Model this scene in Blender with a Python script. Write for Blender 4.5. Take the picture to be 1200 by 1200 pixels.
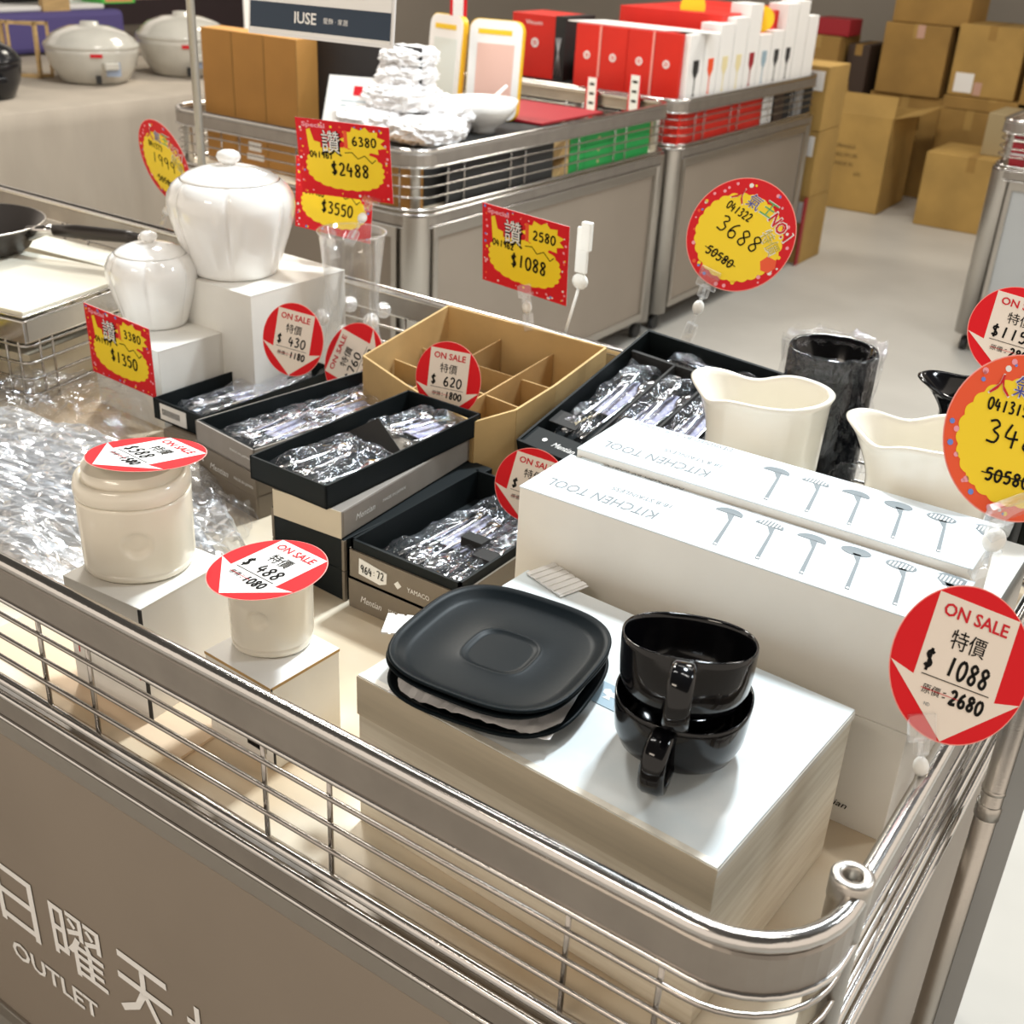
import bpy, bmesh, math, random
from mathutils import Vector, Matrix, noise
random.seed(4)
SC = bpy.context.scene; COL = SC.collection
for o in list(bpy.data.objects): bpy.data.objects.remove(o)
# ------------------------------------------------------------------ camera
FPX = 1360.0
def nrm(v): return Vector(v).normalized()
_X = -nrm((-1690-600, -230-600, FPX))
_Z = -nrm((455-600, 3230-600, FPX)); _Z = (_Z - _X*_Z.dot(_X)).normalized()
_Y = _Z.cross(_X)
CAM = Vector((0, -.6, 1.64))
def ray(px, py):
    d = Vector(((px-600)/FPX, (py-600)/FPX, 1)); return Vector((_X.dot(d), _Y.dot(d), _Z.dot(d)))
def at(px, py, x=None, y=None, z=None):
    """world point on a real plane (x=, y= or z=) that the photograph shows at this pixel"""
    d = ray(px, py)
    for i, v in enumerate((x, y, z)):
        if v is not None: return CAM + d*((v-CAM[i])/d[i])
cd = bpy.data.cameras.new('camera'); cam = bpy.data.objects.new('camera', cd); COL.objects.link(cam); SC.camera = cam
cd.sensor_width = 36; cd.lens = FPX/1200*36; cd.clip_start = .05
M = Matrix(((_X[0], -_X[1], -_X[2], 0), (_Y[0], -_Y[1], -_Y[2], 0), (_Z[0], -_Z[1], -_Z[2], 0), (0, 0, 0, 1)))
cam.matrix_world = Matrix.Translation(CAM) @ M
cd.dof.use_dof = True; cd.dof.focus_distance = 1.25; cd.dof.aperture_fstop = 9
# ------------------------------------------------------------------ light
W = bpy.data.worlds.new('hall'); SC.world = W; W.use_nodes = True
W.node_tree.nodes['Background'].inputs[0].default_value = (1, .88, .75, 1)
W.node_tree.nodes['Background'].inputs[1].default_value = .84
def lamp(loc, target, size, power, col, size_y=None):
    l = bpy.data.lights.new('ceiling_and_added_light', 'AREA'); l.energy = power; l.color = col; l.size = size
    if size_y: l.shape = 'RECTANGLE'; l.size_y = size_y
    o = bpy.data.objects.new('ceiling_and_added_light', l); COL.objects.link(o); o.location = loc
    o.rotation_euler = (Vector(target)-Vector(loc)).to_track_quat('-Z', 'Y').to_euler(); return o
COOL = (.86, .95, 1.0); WARM = (1, .87, .72)
lamp((-.80, 2.10, 3.5), (-.5, .3, .9), .28, 92, COOL)
lamp((-3.3, 2.6, 3.5), (-2.4, 1.4, .9), .45, 60, (1, .97, .9))
lamp((1.6, 2.4, 3.5), (-.3, .8, .6), .5, 26, COOL)
lamp((-1.6, 5.6, 3.5), (-1.9, 4.6, .6), .8, 50, (1, .95, .86))
lamp((-4.6, 5.2, 3.5), (-3.6, 4.2, .8), .8, 45, (1, .93, .8))
lamp((.6, 6.5, 3.5), (-.6, 6.2, 0), .8, 14, (1, .95, .86))
lamp((-1.0, -2.3, 3.5), (-1.0, 0, .8), 1.2, 16, WARM, .3)  # warm fill added behind the camera to lift the front faces
for x_, y_ in ((-2.2, .9), (-.2, .9), (-2.2, 3.6), (-.2, 3.6)): lamp((x_, y_, 3.9), (x_, y_, 0), 1.3, 11, (1, .97, .92), .12)  # strips added for highlights along the chrome rails
SC.view_settings.view_transform = 'Standard'; SC.view_settings.look = 'None'
SC.view_settings.exposure = .45; SC.view_settings.gamma = 1
SC.view_settings.use_curve_mapping = False
SC.cycles.max_bounces = 7; SC.cycles.transparent_max_bounces = 24
SC.cycles.sample_clamp_indirect = 6; SC.cycles.caustics_reflective = False; SC.cycles.caustics_refractive = False
# ------------------------------------------------------------------ materials
MATS = {}
def mat(name, col, rough=.5, metal=0, bump=0, bscale=60, var=0, vscale=8, stretch=(1, 1, 1), coat=0, col2=None, spec=.5, trans=0, detail=4):
    if name in MATS: return MATS[name]
    m = bpy.data.materials.new(name); m.use_nodes = True; nt = m.node_tree; b = nt.nodes['Principled BSDF']
    col = tuple(col)+(1,) if len(col) == 3 else col
    b.inputs['Base Color'].default_value = col; b.inputs['Roughness'].default_value = rough
    b.inputs['Metallic'].default_value = metal; b.inputs['Coat Weight'].default_value = coat
    b.inputs['Specular IOR Level'].default_value = spec; b.inputs['Transmission Weight'].default_value = trans
    if var or bump:
        tc = nt.nodes.new('ShaderNodeTexCoord'); mp = nt.nodes.new('ShaderNodeMapping'); mp.inputs['Scale'].default_value = stretch
        nt.links.new(tc.outputs['Object'], mp.inputs[0])
    if var:
        n = nt.nodes.new('ShaderNodeTexNoise'); n.inputs['Scale'].default_value = vscale; n.inputs['Detail'].default_value = detail
        r = nt.nodes.new('ShaderNodeValToRGB'); nt.links.new(mp.outputs[0], n.inputs[0]); nt.links.new(n.outputs[0], r.inputs[0])
        c2 = tuple(col2)+(1,) if col2 else tuple(c*(1-var) for c in col[:3])+(1,)
        r.color_ramp.elements[0].position = .35; r.color_ramp.elements[1].position = .65
        r.color_ramp.elements[0].color = c2; r.color_ramp.elements[1].color = col
        nt.links.new(r.outputs[0], b.inputs['Base Color'])
    if bump:
        n = nt.nodes.new('ShaderNodeTexNoise'); n.inputs['Scale'].default_value = bscale; n.inputs['Detail'].default_value = 5
        bp = nt.nodes.new('ShaderNodeBump'); bp.inputs['Strength'].default_value = bump; bp.inputs['Distance'].default_value = .004
        nt.links.new(mp.outputs[0], n.inputs[0]); nt.links.new(n.outputs[0], bp.inputs['Height']); nt.links.new(bp.outputs[0], b.inputs['Normal'])
    MATS[name] = m; return m
def film_mat(name, tint, opacity, rough=.12, bump=.6, bscale=90, k=.38, dif=.35):
    m = bpy.data.materials.new(name); m.use_nodes = True; nt = m.node_tree; nt.nodes.clear()
    out = nt.nodes.new('ShaderNodeOutputMaterial'); t = nt.nodes.new('ShaderNodeBsdfTransparent'); t.inputs[0].default_value = (.97, .97, .97, 1)
    g = nt.nodes.new('ShaderNodeBsdfGlossy'); g.inputs['Roughness'].default_value = rough; g.inputs[0].default_value = tuple(tint)+(1,)
    d = nt.nodes.new('ShaderNodeBsdfDiffuse'); d.inputs[0].default_value = tuple(tint)+(1,)
    fr = nt.nodes.new('ShaderNodeLayerWeight'); fr.inputs[0].default_value = .35
    n = nt.nodes.new('ShaderNodeTexNoise'); n.inputs['Scale'].default_value = bscale; n.inputs['Detail'].default_value = 3
    bp = nt.nodes.new('ShaderNodeBump'); bp.inputs['Strength'].default_value = bump; bp.inputs['Distance'].default_value = .01
    tc = nt.nodes.new('ShaderNodeTexCoord'); nt.links.new(tc.outputs['Object'], n.inputs[0]); nt.links.new(n.outputs[0], bp.inputs['Height'])
    for x in (g, d, fr): nt.links.new(bp.outputs[0], x.inputs['Normal'])
    gd = nt.nodes.new('ShaderNodeMixShader'); gd.inputs[0].default_value = dif
    nt.links.new(g.outputs[0], gd.inputs[1]); nt.links.new(d.outputs[0], gd.inputs[2])
    mx = nt.nodes.new('ShaderNodeMixShader'); ma = nt.nodes.new('ShaderNodeMath'); ma.operation = 'MULTIPLY_ADD'
    ma.inputs[1].default_value = k; ma.inputs[2].default_value = opacity; ma.use_clamp = True
    nt.links.new(fr.outputs['Facing'], ma.inputs[0]); nt.links.new(ma.outputs[0], mx.inputs[0])
    nt.links.new(t.outputs[0], mx.inputs[1]); nt.links.new(gd.outputs[0], mx.inputs[2]); nt.links.new(mx.outputs[0], out.inputs[0])
    MATS[name] = m; return m
CHROME = mat('chrome', (.62, .60, .58), .16, 1, bump=.05, bscale=200)
STEEL = mat('brushed_steel', (.50, .47, .43), .34, 1, bump=.12, bscale=120, stretch=(1, 1, 6))
BAND = mat('flat_steel', (.36, .325, .29), .38, .75, var=.12, vscale=20)
WIRE = mat('wire_steel', (.44, .41, .38), .25, 1)
PANEL = mat('taupe_laminate', (.265, .22, .175), .5, var=.08, vscale=3)
GPANEL = mat('grey_laminate', (.42, .43, .43), .45, var=.06, vscale=3)
DECK = mat('deck_board', (.80, .72, .58), .55, var=.3, vscale=5, col2=(.62, .47, .30), detail=2)  # tan patches: stains, deepened to carry the unlit deck tone in the colour
WCARD = mat('white_card', (.81, .79, .74), .75, bump=.05, bscale=40, var=.06, vscale=9)
WGRAIN = mat('woodgrain_carton', (.74, .68, .56), .55, var=.2, vscale=9, stretch=(1, 1, 14), col2=(.62, .55, .43))
WTOP = mat('scuffed_carton_top', (.78, .81, .81), .8, var=.2, vscale=14, col2=(.66, .73, .76))
KRAFT = mat('kraft_card', (.52, .33, .135), .8, var=.18, vscale=14, bump=.1, bscale=60)
KRAFT2 = mat('pale_kraft_card', (.60, .40, .17), .8, var=.15, vscale=10, bump=.1)
BOXTAN = mat('brown_carton', (.37, .215, .055), .8, var=.22, vscale=4)
BOXTAN2 = mat('light_brown_carton', (.46, .285, .08), .8, var=.2, vscale=4)
ORANGEBOX = mat('orange_brown_carton', (.47, .225, .05), .75, var=.12, vscale=5)
SLEEVE = mat('taupe_sleeve', (.20, .165, .125), .6, bump=.05, var=.08, vscale=30)
SLEEVE2 = mat('grey_sleeve', (.28, .25, .22), .6, var=.08, vscale=30)
BCARD = mat('black_card', (.006, .009, .010), .6, bump=.04, spec=.18)
BLINE = mat('black_foam', (.022, .021, .020), .8)
BGLOSS = mat('black_glaze', (.003, .003, .004), .10, spec=.4)
BSATIN = mat('black_satin_glaze', (.004, .007, .009), .38, spec=.07, bump=.02, bscale=300)
PORC = mat('white_porcelain', (.88, .875, .86), .08, coat=.5)
CREAM = mat('cream_porcelain', (.82, .765, .65), .2, coat=.3)
CREAM2 = mat('cream_jug_porcelain', (.82, .78, .69), .16, coat=.4)
RED = mat('sale_red', (.70, .012, .018), .6, spec=.15); REDB = mat('red_carton', (.68, .018, .008), .5, var=.1, vscale=6)
SCREAM = mat('tag_cream', (.82, .72, .62), .5); TWHITE = mat('paper_white', (.86, .85, .83), .6, spec=.2)
PINKRIM = mat('tag_pink_rim', (.9, .35, .3), .5)
TRED = mat('tag_red_text', (.6, .02, .03), .6, spec=.15); INK = mat('black_ink', (.010, .009, .008), .7, spec=.1); GINK = mat('grey_ink', (.19, .215, .23), .6, spec=.2)
YEL = mat('tag_yellow', (.95, .68, .01), .5); ORNG = mat('tag_orange', (.85, .09, .02), .5); YRED = mat('tag_scarlet', (.68, .012, .02), .5, spec=.2)
PINK = mat('tag_pink', (.9, .35, .42), .5); BLUE = mat('tag_blue', (.15, .25, .7), .5); GRN = mat('tag_green', (.1, .4, .1), .5)
NAVY = mat('navy_band', (.012, .03, .06), .5); LBLUE = mat('label_blue', (.30, .42, .50), .5)
CLEAR = film_mat('clear_plastic', (1, 1, 1), .10, .06, .0); FILM = film_mat('wrinkled_film', (.88, .92, 1), .07, .08, .9, 45, .28, .14)
FILMW = film_mat('cloudy_wrap', (.95, .96, .98), .38, .16, .8, 16); GLASS = film_mat('thin_glass', (1, 1, 1), .03, .03, 0)
MILK = mat('milky_plastic', (.85, .84, .80), .3)
SILVER = mat('polished_silver', (.86, .87, .9), .10, 1)
BLUEP = mat('blue_patterned_paper', (.35, .36, .62), .5, var=.9, vscale=90, col2=(.75, .72, .82))
FILMC = film_mat('clear_film', (.9, .93, 1), .02, .07, .9, 60, .14, .08)
IRON = mat('dark_iron', (.035, .028, .024), .35, .3); CLOTHM = mat('linen_cloth', (.45, .39, .32), .9, var=.12, vscale=5, bump=.2, bscale=150, stretch=(1, 1, .3))
STONE = mat('pot_glaze', (.62, .60, .54), .12, coat=.5, var=.08, vscale=10)
BLACKPOT = mat('black_pot_glaze', (.012, .012, .014), .2)
GREEN = mat('green_carton', (.015, .33, .07), .5); PURP = mat('purple_cloth', (.10, .08, .25), .8); DRED = mat('dark_red_carton', (.33, .01, .02), .5)
WOODF = mat('pale_wood', (.62, .42, .19), .6, var=.2, vscale=10, stretch=(1, 1, 6)); PINKP = mat('pink_print', (.78, .50, .42), .6)
WRAP = mat('white_wrap_paper', (.84, .83, .83), .6, bump=.3, bscale=30)
FLOORM = mat('concrete_floor', (.50, .475, .43), .42, var=.12, vscale=2.2, bump=.05, bscale=30)
WALLM = mat('grey_wall', (.30, .27, .23), .8, var=.05, vscale=2)
RUBBER = mat('black_rubber', (.02, .02, .02), .6); BROWNG = mat('dark_brown_card', (.05, .03, .02), .6); GOLD = mat('brass', (.75, .5, .12), .25, 1)
# ------------------------------------------------------------------ helpers
def T(*v): return Matrix.Translation(Vector(v))
def RZ(a): return Matrix.Rotation(a, 4, 'Z')
def link(name, me, m=None, parent=None, smooth=False):
    if m is not None and not me.materials: me.materials.append(m)
    if smooth:
        for p in me.polygons: p.use_smooth = True
    o = bpy.data.objects.new(name, me); COL.objects.link(o)
    if parent is not None: o.parent = parent
    return o
def tag(o, label, cat, group=None, kind=None):
    if label: o['label'] = label
    if cat: o['category'] = cat
    if group: o['group'] = group
    if kind: o['kind'] = kind
    return o
def thing(name, label, cat, loc=(0, 0, 0), rz=0, group=None, mw=None):
    o = bpy.data.objects.new(name, None); COL.objects.link(o); o.empty_display_size = .05
    o.matrix_world = mw if mw is not None else T(*loc) @ RZ(rz)
    return tag(o, label, cat, group)
def pyd(name, v, f, m, parent=None, smooth=False):
    me = bpy.data.meshes.new(name); me.from_pydata([tuple(p) for p in v], [], f); me.update(); return link(name, me, m, parent, smooth)
class B:
    """a bmesh that collects shapes and is linked as one mesh"""
    def __init__(s): s.bm = bmesh.new()
    def box(s, x0, x1, y0, y1, z0, z1, bev=0, mtx=None, mi=0):
        r = bmesh.ops.create_cube(s.bm, size=1); vs = r['verts']
        bmesh.ops.scale(s.bm, vec=(x1-x0, y1-y0, z1-z0), verts=vs)
        bmesh.ops.translate(s.bm, vec=((x0+x1)/2, (y0+y1)/2, (z0+z1)/2), verts=vs)
        fs = set(f for v in vs for f in v.link_faces)
        for f in fs: f.material_index = mi
        if bev:
            es = list(set(e for v in vs for e in v.link_edges))
            r = bmesh.ops.bevel(s.bm, geom=es, offset=bev, segments=2, affect='EDGES', profile=.5); vs = list(set(v for f in r['faces'] for v in f.verts)|set(v for v in vs if v.is_valid))
        if mtx is not None: bmesh.ops.transform(s.bm, matrix=mtx, verts=[v for v in vs if v.is_valid])
        return s
    def lathe(s, prof, n=40, cx=0, cy=0, rf=None, mtx=None, cap0=True, cap1=False, mi=0):
        rings = []
        for k, (r, z) in enumerate(prof):
            ring = []
            for i in range(n):
                a = 2*math.pi*i/n; rr = r*(rf(a, z, k) if rf else 1)
                p = Vector((cx+rr*math.cos(a), cy+rr*math.sin(a), z)); ring.append(s.bm.verts.new(mtx @ p if mtx else p))
            rings.append(ring)
        for a, b in zip(rings, rings[1:]):
            for i in range(n):
                f = s.bm.faces.new((a[i], a[(i+1) % n], b[(i+1) % n], b[i])); f.smooth = True; f.material_index = mi
        if cap0: s.bm.faces.new(rings[0][::-1]).material_index = mi
        if cap1: s.bm.faces.new(rings[-1]).material_index = mi
        return s
    def tube(s, pts, r, n=8, closed=False, cap=True, rr=None, mi=0):
        pts = [Vector(p) for p in pts]; N = len(pts); rings = []; ref = None
        for k, p in enumerate(pts):
            a = pts[(k-1) % N] if closed or k > 0 else p; b = pts[(k+1) % N] if closed or k < N-1 else p
            t = (b-a).normalized()
            if ref is None: ref = Vector((0, 0, 1)) if abs(t.z) < .9 else Vector((1, 0, 0))
            u = (ref - t*ref.dot(t)).normalized(); ref = u; w = t.cross(u); q = rr[k] if rr else r
            rings.append([s.bm.verts.new(p+(u*math.cos(2*math.pi*i/n)+w*math.sin(2*math.pi*i/n))*q) for i in range(n)])
        for k in range(N if closed else N-1):
            a, b = rings[k], rings[(k+1) % N]
            for i in range(n):
                f = s.bm.faces.new((a[i], a[(i+1) % n], b[(i+1) % n], b[i])); f.smooth = True; f.material_index = mi
        if cap and not closed: s.bm.faces.new(rings[0][::-1]).material_index = mi; s.bm.faces.new(rings[-1]).material_index = mi
        return s
    def loop(s, path, prof, mi=0, closed=True):
        """sweep a closed profile [(outward offset, z)] along a flat path [(x,y)] with normals"""
        N = len(path); rings = []
        for k in range(N):
            if closed: a, b = Vector(path[k-1]), Vector(path[(k+1) % N])
            else: a, b = Vector(path[max(k-1, 0)]), Vector(path[min(k+1, N-1)])
            t = (b-a).normalized(); nn = Vector((t.y, -t.x)); p = Vector(path[k])
            rings.append([s.bm.verts.new((p.x+nn.x*o, p.y+nn.y*o, z)) for o, z in prof])
        m = len(prof)
        for k in range(N if closed else N-1):
            a, b = rings[k], rings[(k+1) % N]
            for i in range(m):
                f = s.bm.faces.new((a[i], b[i], b[(i+1) % m], a[(i+1) % m])); f.material_index = mi
        if not closed: s.bm.faces.new(rings[0]); s.bm.faces.new(rings[-1][::-1])
        return s
    def poly(s, pts, z=0, h=0, mi=0, mtx=None):
        f3 = lambda p, zz: (mtx @ Vector((p[0], p[1], zz))) if mtx else Vector((p[0], p[1], zz))
        top = [s.bm.verts.new(f3(p, z+h)) for p in pts]; s.bm.faces.new(top).material_index = mi
        if h:
            bot = [s.bm.verts.new(f3(p, z)) for p in pts]; s.bm.faces.new(bot[::-1]).material_index = mi; n = len(pts)
            for i in range(n): s.bm.faces.new((bot[i], bot[(i+1) % n], top[(i+1) % n], top[i])).material_index = mi
        return s
    def sphere(s, c, r, sx=1, sy=1, sz=1, n=16, flat=False, mi=0):
        rs = bmesh.ops.create_uvsphere(s.bm, u_segments=n, v_segments=max(6, n//2), radius=r); vs = rs['verts']
        bmesh.ops.scale(s.bm, vec=(sx, sy, sz), verts=vs); bmesh.ops.translate(s.bm, vec=c, verts=vs)
        for f in set(f for v in vs for f in v.link_faces): f.smooth = not flat; f.material_index = mi
        return s
    def mesh(s, name):
        bmesh.ops.recalc_face_normals(s.bm, faces=s.bm.faces[:])
        me = bpy.data.meshes.new(name); s.bm.to_mesh(me); s.bm.free(); return me
    def build(s, name, m, parent=None, extra=()):
        me = s.mesh(name); me.materials.append(m)
        for e in extra: me.materials.append(e)
        return link(name, me, None, parent)
def rrect(x0, x1, y0, y1, r, n=10):
    pts = []
    for cx, cy, a0 in ((x1-r, y0+r, -90), (x1-r, y1-r, 0), (x0+r, y1-r, 90), (x0+r, y0+r, 180)):
        for i in range(n+1):
            a = math.radians(a0+90*i/n); pts.append((cx+r*math.cos(a), cy+r*math.sin(a)))
    return pts
def circ(r, n=40, cx=0, cy=0): return [(cx+r*math.cos(2*math.pi*i/n), cy+r*math.sin(2*math.pi*i/n)) for i in range(n)]
# text: queued, then turned into meshes in one go and fitted to a width and height
TXT = []
def text(body, parent, m, cx, cy, w, h, mtx=None, name='printed_text', z=0.0006, bold=0, shear=0, keep=False):
    c = bpy.data.curves.new('t', 'FONT'); c.body = body; c.offset = bold; c.shear = shear; c.resolution_u = 2
    o = bpy.data.objects.new('t', c); COL.objects.link(o); TXT.append((o, parent, m, cx, cy, w, h, mtx, name, z))
def flush_text():
    dg = bpy.context.evaluated_depsgraph_get()
    ms = [bpy.data.meshes.new_from_object(t[0].evaluated_get(dg)) for t in TXT]
    for t, me in zip(TXT, ms):
        o, parent, m, cx, cy, w, h, mtx, name, z = t
        bpy.data.objects.remove(o)
        xs = [v.co.x for v in me.vertices]; ys = [v.co.y for v in me.vertices]
        if not xs: continue
        sx = w/(max(xs)-min(xs)); sy = h/(max(ys)-min(ys)) if h else sx
        mx, my = (max(xs)+min(xs))/2, (max(ys)+min(ys))/2
        for v in me.vertices:
            p = Vector(((v.co.x-mx)*sx+cx, (v.co.y-my)*sy+cy, z)); v.co = mtx @ p if mtx else p
        me.materials.clear(); me.materials.append(m); me.name = name; link(name, me, None, parent)
# hand-written figures as ribbons
ST = {'0': [[(.5, 1), (.15, .8), (.05, .4), (.25, .02), (.6, .05), (.85, .4), (.8, .8), (.5, 1)]], '1': [[(.55, 1), (.4, 0)]],
 '2': [[(.1, .8), (.4, 1), (.75, .85), (.65, .5), (.1, .02), (.9, .06)]], '3': [[(.1, .9), (.5, 1), (.75, .8), (.4, .55), (.8, .35), (.6, .03), (.05, .05)]],
 '4': [[(.35, 1), (.05, .4), (.9, .4)], [(.65, .75), (.55, -.05)]], '5': [[(.85, 1), (.25, .95), (.2, .6), (.65, .6), (.8, .3), (.5, 0), (.05, .08)]],
 '6': [[(.7, 1), (.3, .75), (.08, .3), (.35, 0), (.75, .1), (.75, .4), (.4, .5), (.12, .3)]], '7': [[(.05, .95), (.85, .95), (.4, 0)]],
 '8': [[(.8, .85), (.45, 1), (.15, .8), (.4, .55), (.75, .3), (.55, 0), (.15, .1), (.2, .35), (.75, .7), (.8, .85)]],
 '9': [[(.8, .9), (.4, 1), (.12, .7), (.45, .5), (.8, .7), (.8, .9), (.65, 0)]], '$': [[(.8, .8), (.45, .9), (.15, .7), (.75, .3), (.5, .08), (.1, .2)], [(.5, 1.1), (.42, -.1)]],
 ':': [[(.4, .7), (.42, .62)], [(.4, .3), (.42, .22)]], ' ': [], '-': [[(-.1, .5), (1, .5)]]}
def hand(body, parent, m, x0, cy, cw, h, wd, mtx=None, z=.0012, name='handwritten_price'):
    b = B()
    for i, ch in enumerate(body):
        for st in ST[ch]:
            j = random.uniform(-.04, .04)*h
            P = [Vector((x0+(i+p[0]*.82)*cw, cy-h/2+p[1]*h+j, z)) for p in st]
            # smooth the stroke
            Q = []
            for k in range(len(P)-1):
                a, p, q, c = P[max(k-1, 0)], P[k], P[k+1], P[min(k+2, len(P)-1)]
                for t in (0, .33, .66): Q.append(.5*((2*p)+(q-a)*t+(2*a-5*p+4*q-c)*t*t+(3*p-a-3*q+c)*t**3))
            Q.append(P[-1]); L, R = [], []
            for k, p in enumerate(Q):
                d = (Q[min(k+1, len(Q)-1)]-Q[max(k-1, 0)]); d = d.normalized() if d.length > 0 else Vector((1, 0, 0)); n = Vector((-d.y, d.x, 0))*wd/2
                L.append(b.bm.verts.new(mtx @ (p+n) if mtx else p+n)); R.append(b.bm.verts.new(mtx @ (p-n) if mtx else p-n))
            for k in range(len(Q)-1): b.bm.faces.new((L[k], R[k], R[k+1], L[k+1]))
    return b.build(name, m, parent)
def from_px(F, R, L, z, sq=True, wd=None, dp=None):
    """top rectangle of an upright box from three of its corners at height z: near right corner, far right, near left"""
    f, r, l = at(*F, z=z), at(*R, z=z), at(*L, z=z)
    a = (math.atan2(r.y-f.y, r.x-f.x)-math.pi/2 + (math.atan2(l.y-f.y, l.x-f.x)-math.pi+2*math.pi) % (2*math.pi) - (2*math.pi if (math.atan2(l.y-f.y, l.x-f.x)-math.pi+2*math.pi) % (2*math.pi) > math.pi else 0))/2
    return f, a, wd or (l-f).length, dp or (r-f).length
# local frame of such boxes: origin at the near right corner; x from -w to 0, y from 0 to d
print('helpers ok')
# ------------------------------------------------------------------ setting
DZ = .80
fl = B().box(-9, 4, -4, 9.0, -.1, 0).build('floor', FLOORM); fl['kind'] = 'structure'
cg = B().box(-9, 4, -4, 9.0, 4.1, 4.2).build('ceiling', mat('dark_ceiling', (.10, .10, .10), .9)); cg['kind'] = 'structure'
wl = B().box(-9, 4, 9.0, 9.1, 0, 4).build('wall_back', WALLM); wl['kind'] = 'structure'
# ------------------------------------------------------------------ carts
def cart(name, label, x0, x1, y0, y1, group=None, fine=True, panel=PANEL, post_r=.016, fat=0, pitch=True, corner=.09, skipwire=()):
    r = thing(name, label, 'cart', ((x0+x1)/2, (y0+y1)/2, 0), group=group)
    ox, oy = (x0+x1)/2, (y0+y1)/2; X0, X1, Y0, Y1 = x0-ox, x1-ox, y0-oy, y1-oy
    ns = 10 if fine else 6
    path = rrect(X0, X1, Y0, Y1, corner, ns)
    B().tube([(x, y, .983) for x, y in rrect(X0+.006, X1-.006, Y0+.006, Y1-.006, corner, ns)], .0085, 12, True).build('top_rail', CHROME, r)
    B().loop(path, [(-.002, .938), (0, .939), (0, .974), (-.002, .976), (-.004, .976), (-.004, .938)]).build('rail_band', BAND, r)
    B().tube([(x, y, .936) for x, y in path], .0035, 6, True).build('band_lip', CHROME, r)
    for z in (.909, .877, .845): B().tube([(x, y, z) for x, y in rrect(X0+.004, X1-.004, Y0+.004, Y1-.004, corner, ns)], .0028, 6, True).build('wire', WIRE, r)
    xs = [-1.6924*.6, -1.55*.6]
    me = B().tube([(0, 0, .808), (0, 0, .938)], .0028, 6).mesh('wire'); me.materials.append(WIRE)
    def vw(x, y): o = link('wire', me, None, r); o.location = (x, y, 0)
    k0 = -6
    for k in range(-9, 7):
        for q in (-1.0154, -.93):
            x = q+.3462*k
            if x0+corner < x < x1-.03:
                vw(x-ox, Y0+.009); vw(x-ox, Y1-.009)
    y = y0+.16; k = 0
    while y < y1-corner:
        vw(X1-.009, y-oy); vw(X0+.009, y-oy); y += .0855 if k % 2 == 0 else .26; k += 1
    # lower rails, kerb and deck
    B().tube([(x, y, .806) for x, y in rrect(X0+.006, X1-.006, Y0+.006, Y1-.006, corner, ns)], .006, 8, True).build('lower_rail', CHROME, r)
    B().tube([(x, y, .793) for x, y in rrect(X0-.002, X1+.002, Y0-.002, Y1+.002, corner, ns)], .0045, 8, True).build('lower_rail', CHROME, r)
    B().loop(path, [(0, .758), (.002, .760), (.002, .790), (0, .792), (-.012, .792), (-.012, .758)]).build('kerb_band', BAND, r)
    B().tube([(x, y, .753) for x, y in rrect(X0, X1, Y0, Y1, corner, ns)], .0035, 6, True).build('kerb_lip', CHROME, r)
    B().poly(rrect(X0+.018, X1-.018, Y0+.018, Y1-.018, corner-.02, 5), .775, .025).build('deck', DECK, r)
    pc = .03
    fr = B()
    for a, b, c, d in ((X0+corner, X1-corner, Y0+.004, Y0+.016), (X0+corner, X1-corner, Y1-.016, Y1-.004), (X0+.004, X0+.016, Y0+corner, Y1-corner), (X1-.016, X1-.004, Y0+corner, Y1-corner)):
        fr.box(a, b, c, d, .715, .750, .002)
        fr.box(a, b, c, d, .10, .13, .002)
        if b-a > d-c: fr.box(a, a+.02, c, d, .13, .715).box(b-.02, b, c, d, .13, .715)
        else: fr.box(a, b, c, c+.02, .13, .715).box(a, b, d-.02, d, .13, .715)
    fr.build('panel_frame', STEEL, r)
    B().box(X0+corner, X1-corner, Y0+.010, Y0+.02, .12, .74).build('side_panel', panel, r)
    B().box(X0+corner, X1-corner, Y1-.02, Y1-.010, .12, .74).build('side_panel', panel, r)
    B().box(X1-.022, X1-.012, Y0+corner, Y1-corner, .12, .74).build('side_panel', panel, r)
    B().box(X0+.012, X0+.022, Y0+corner, Y1-corner, .12, .74).build('side_panel', panel, r)
    for sx, sy, cx, cy in ((1, -1, X1-.013, Y0+.111), (1, 1, X1-.013, Y1-.111), (-1, -1, X0+.013, Y0+.111), (-1, 1, X0+.013, Y1-.111)):
        if fat:
            cx = X1-.052 if sx > 0 else X0+.052; cy = Y1-.052 if sy > 0 else Y0+.052
            B().lathe([(fat, .08), (fat, .79)], 24, cx, cy).build('corner_post', STEEL, r)
            B().lathe([(post_r, .75), (post_r, .97)], 12, cx, cy).build('corner_pin', STEEL, r)
        else:
            p = B().lathe([(post_r, .08), (post_r, .975), (post_r+.001, .976), (post_r+.001, .997), (post_r-.001, .999), (post_r-.0075, .999), (post_r-.0085, .997), (post_r-.0085, .93)], 32, cx, cy)
            p.build('corner_post', STEEL, r)
        c = B().lathe([(.008, .045), (.008, .10)], 10, cx, cy, cap1=True)
        c.tube([(cx-.012, cy, .032), (cx+.012, cy, .032)], .032, 14).build('caster', RUBBER, r)
    return r, ox, oy
main, mox, moy = cart('display_cart', 'steel wire basket display cart with white lettering, nearest the camera', -3.05, -.123, .0, 1.075)
cart('display_cart', 'steel wire cart behind the white jars, carrying paper-wrapped bowls and green cartons', -3.36, -2.235, 2.19, 3.84, fine=False, fat=.05)
cart('display_cart', 'steel wire cart in the back row loaded with red cartons', -3.36, -2.235, 3.90, 5.45, fine=False, fat=.05)
cart('display_cart', 'grey-panelled steel cart at the right edge with dark red cartons', -1.15, .4, 4.62, 6.2, fine=False, fat=.05, panel=GPANEL)
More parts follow.
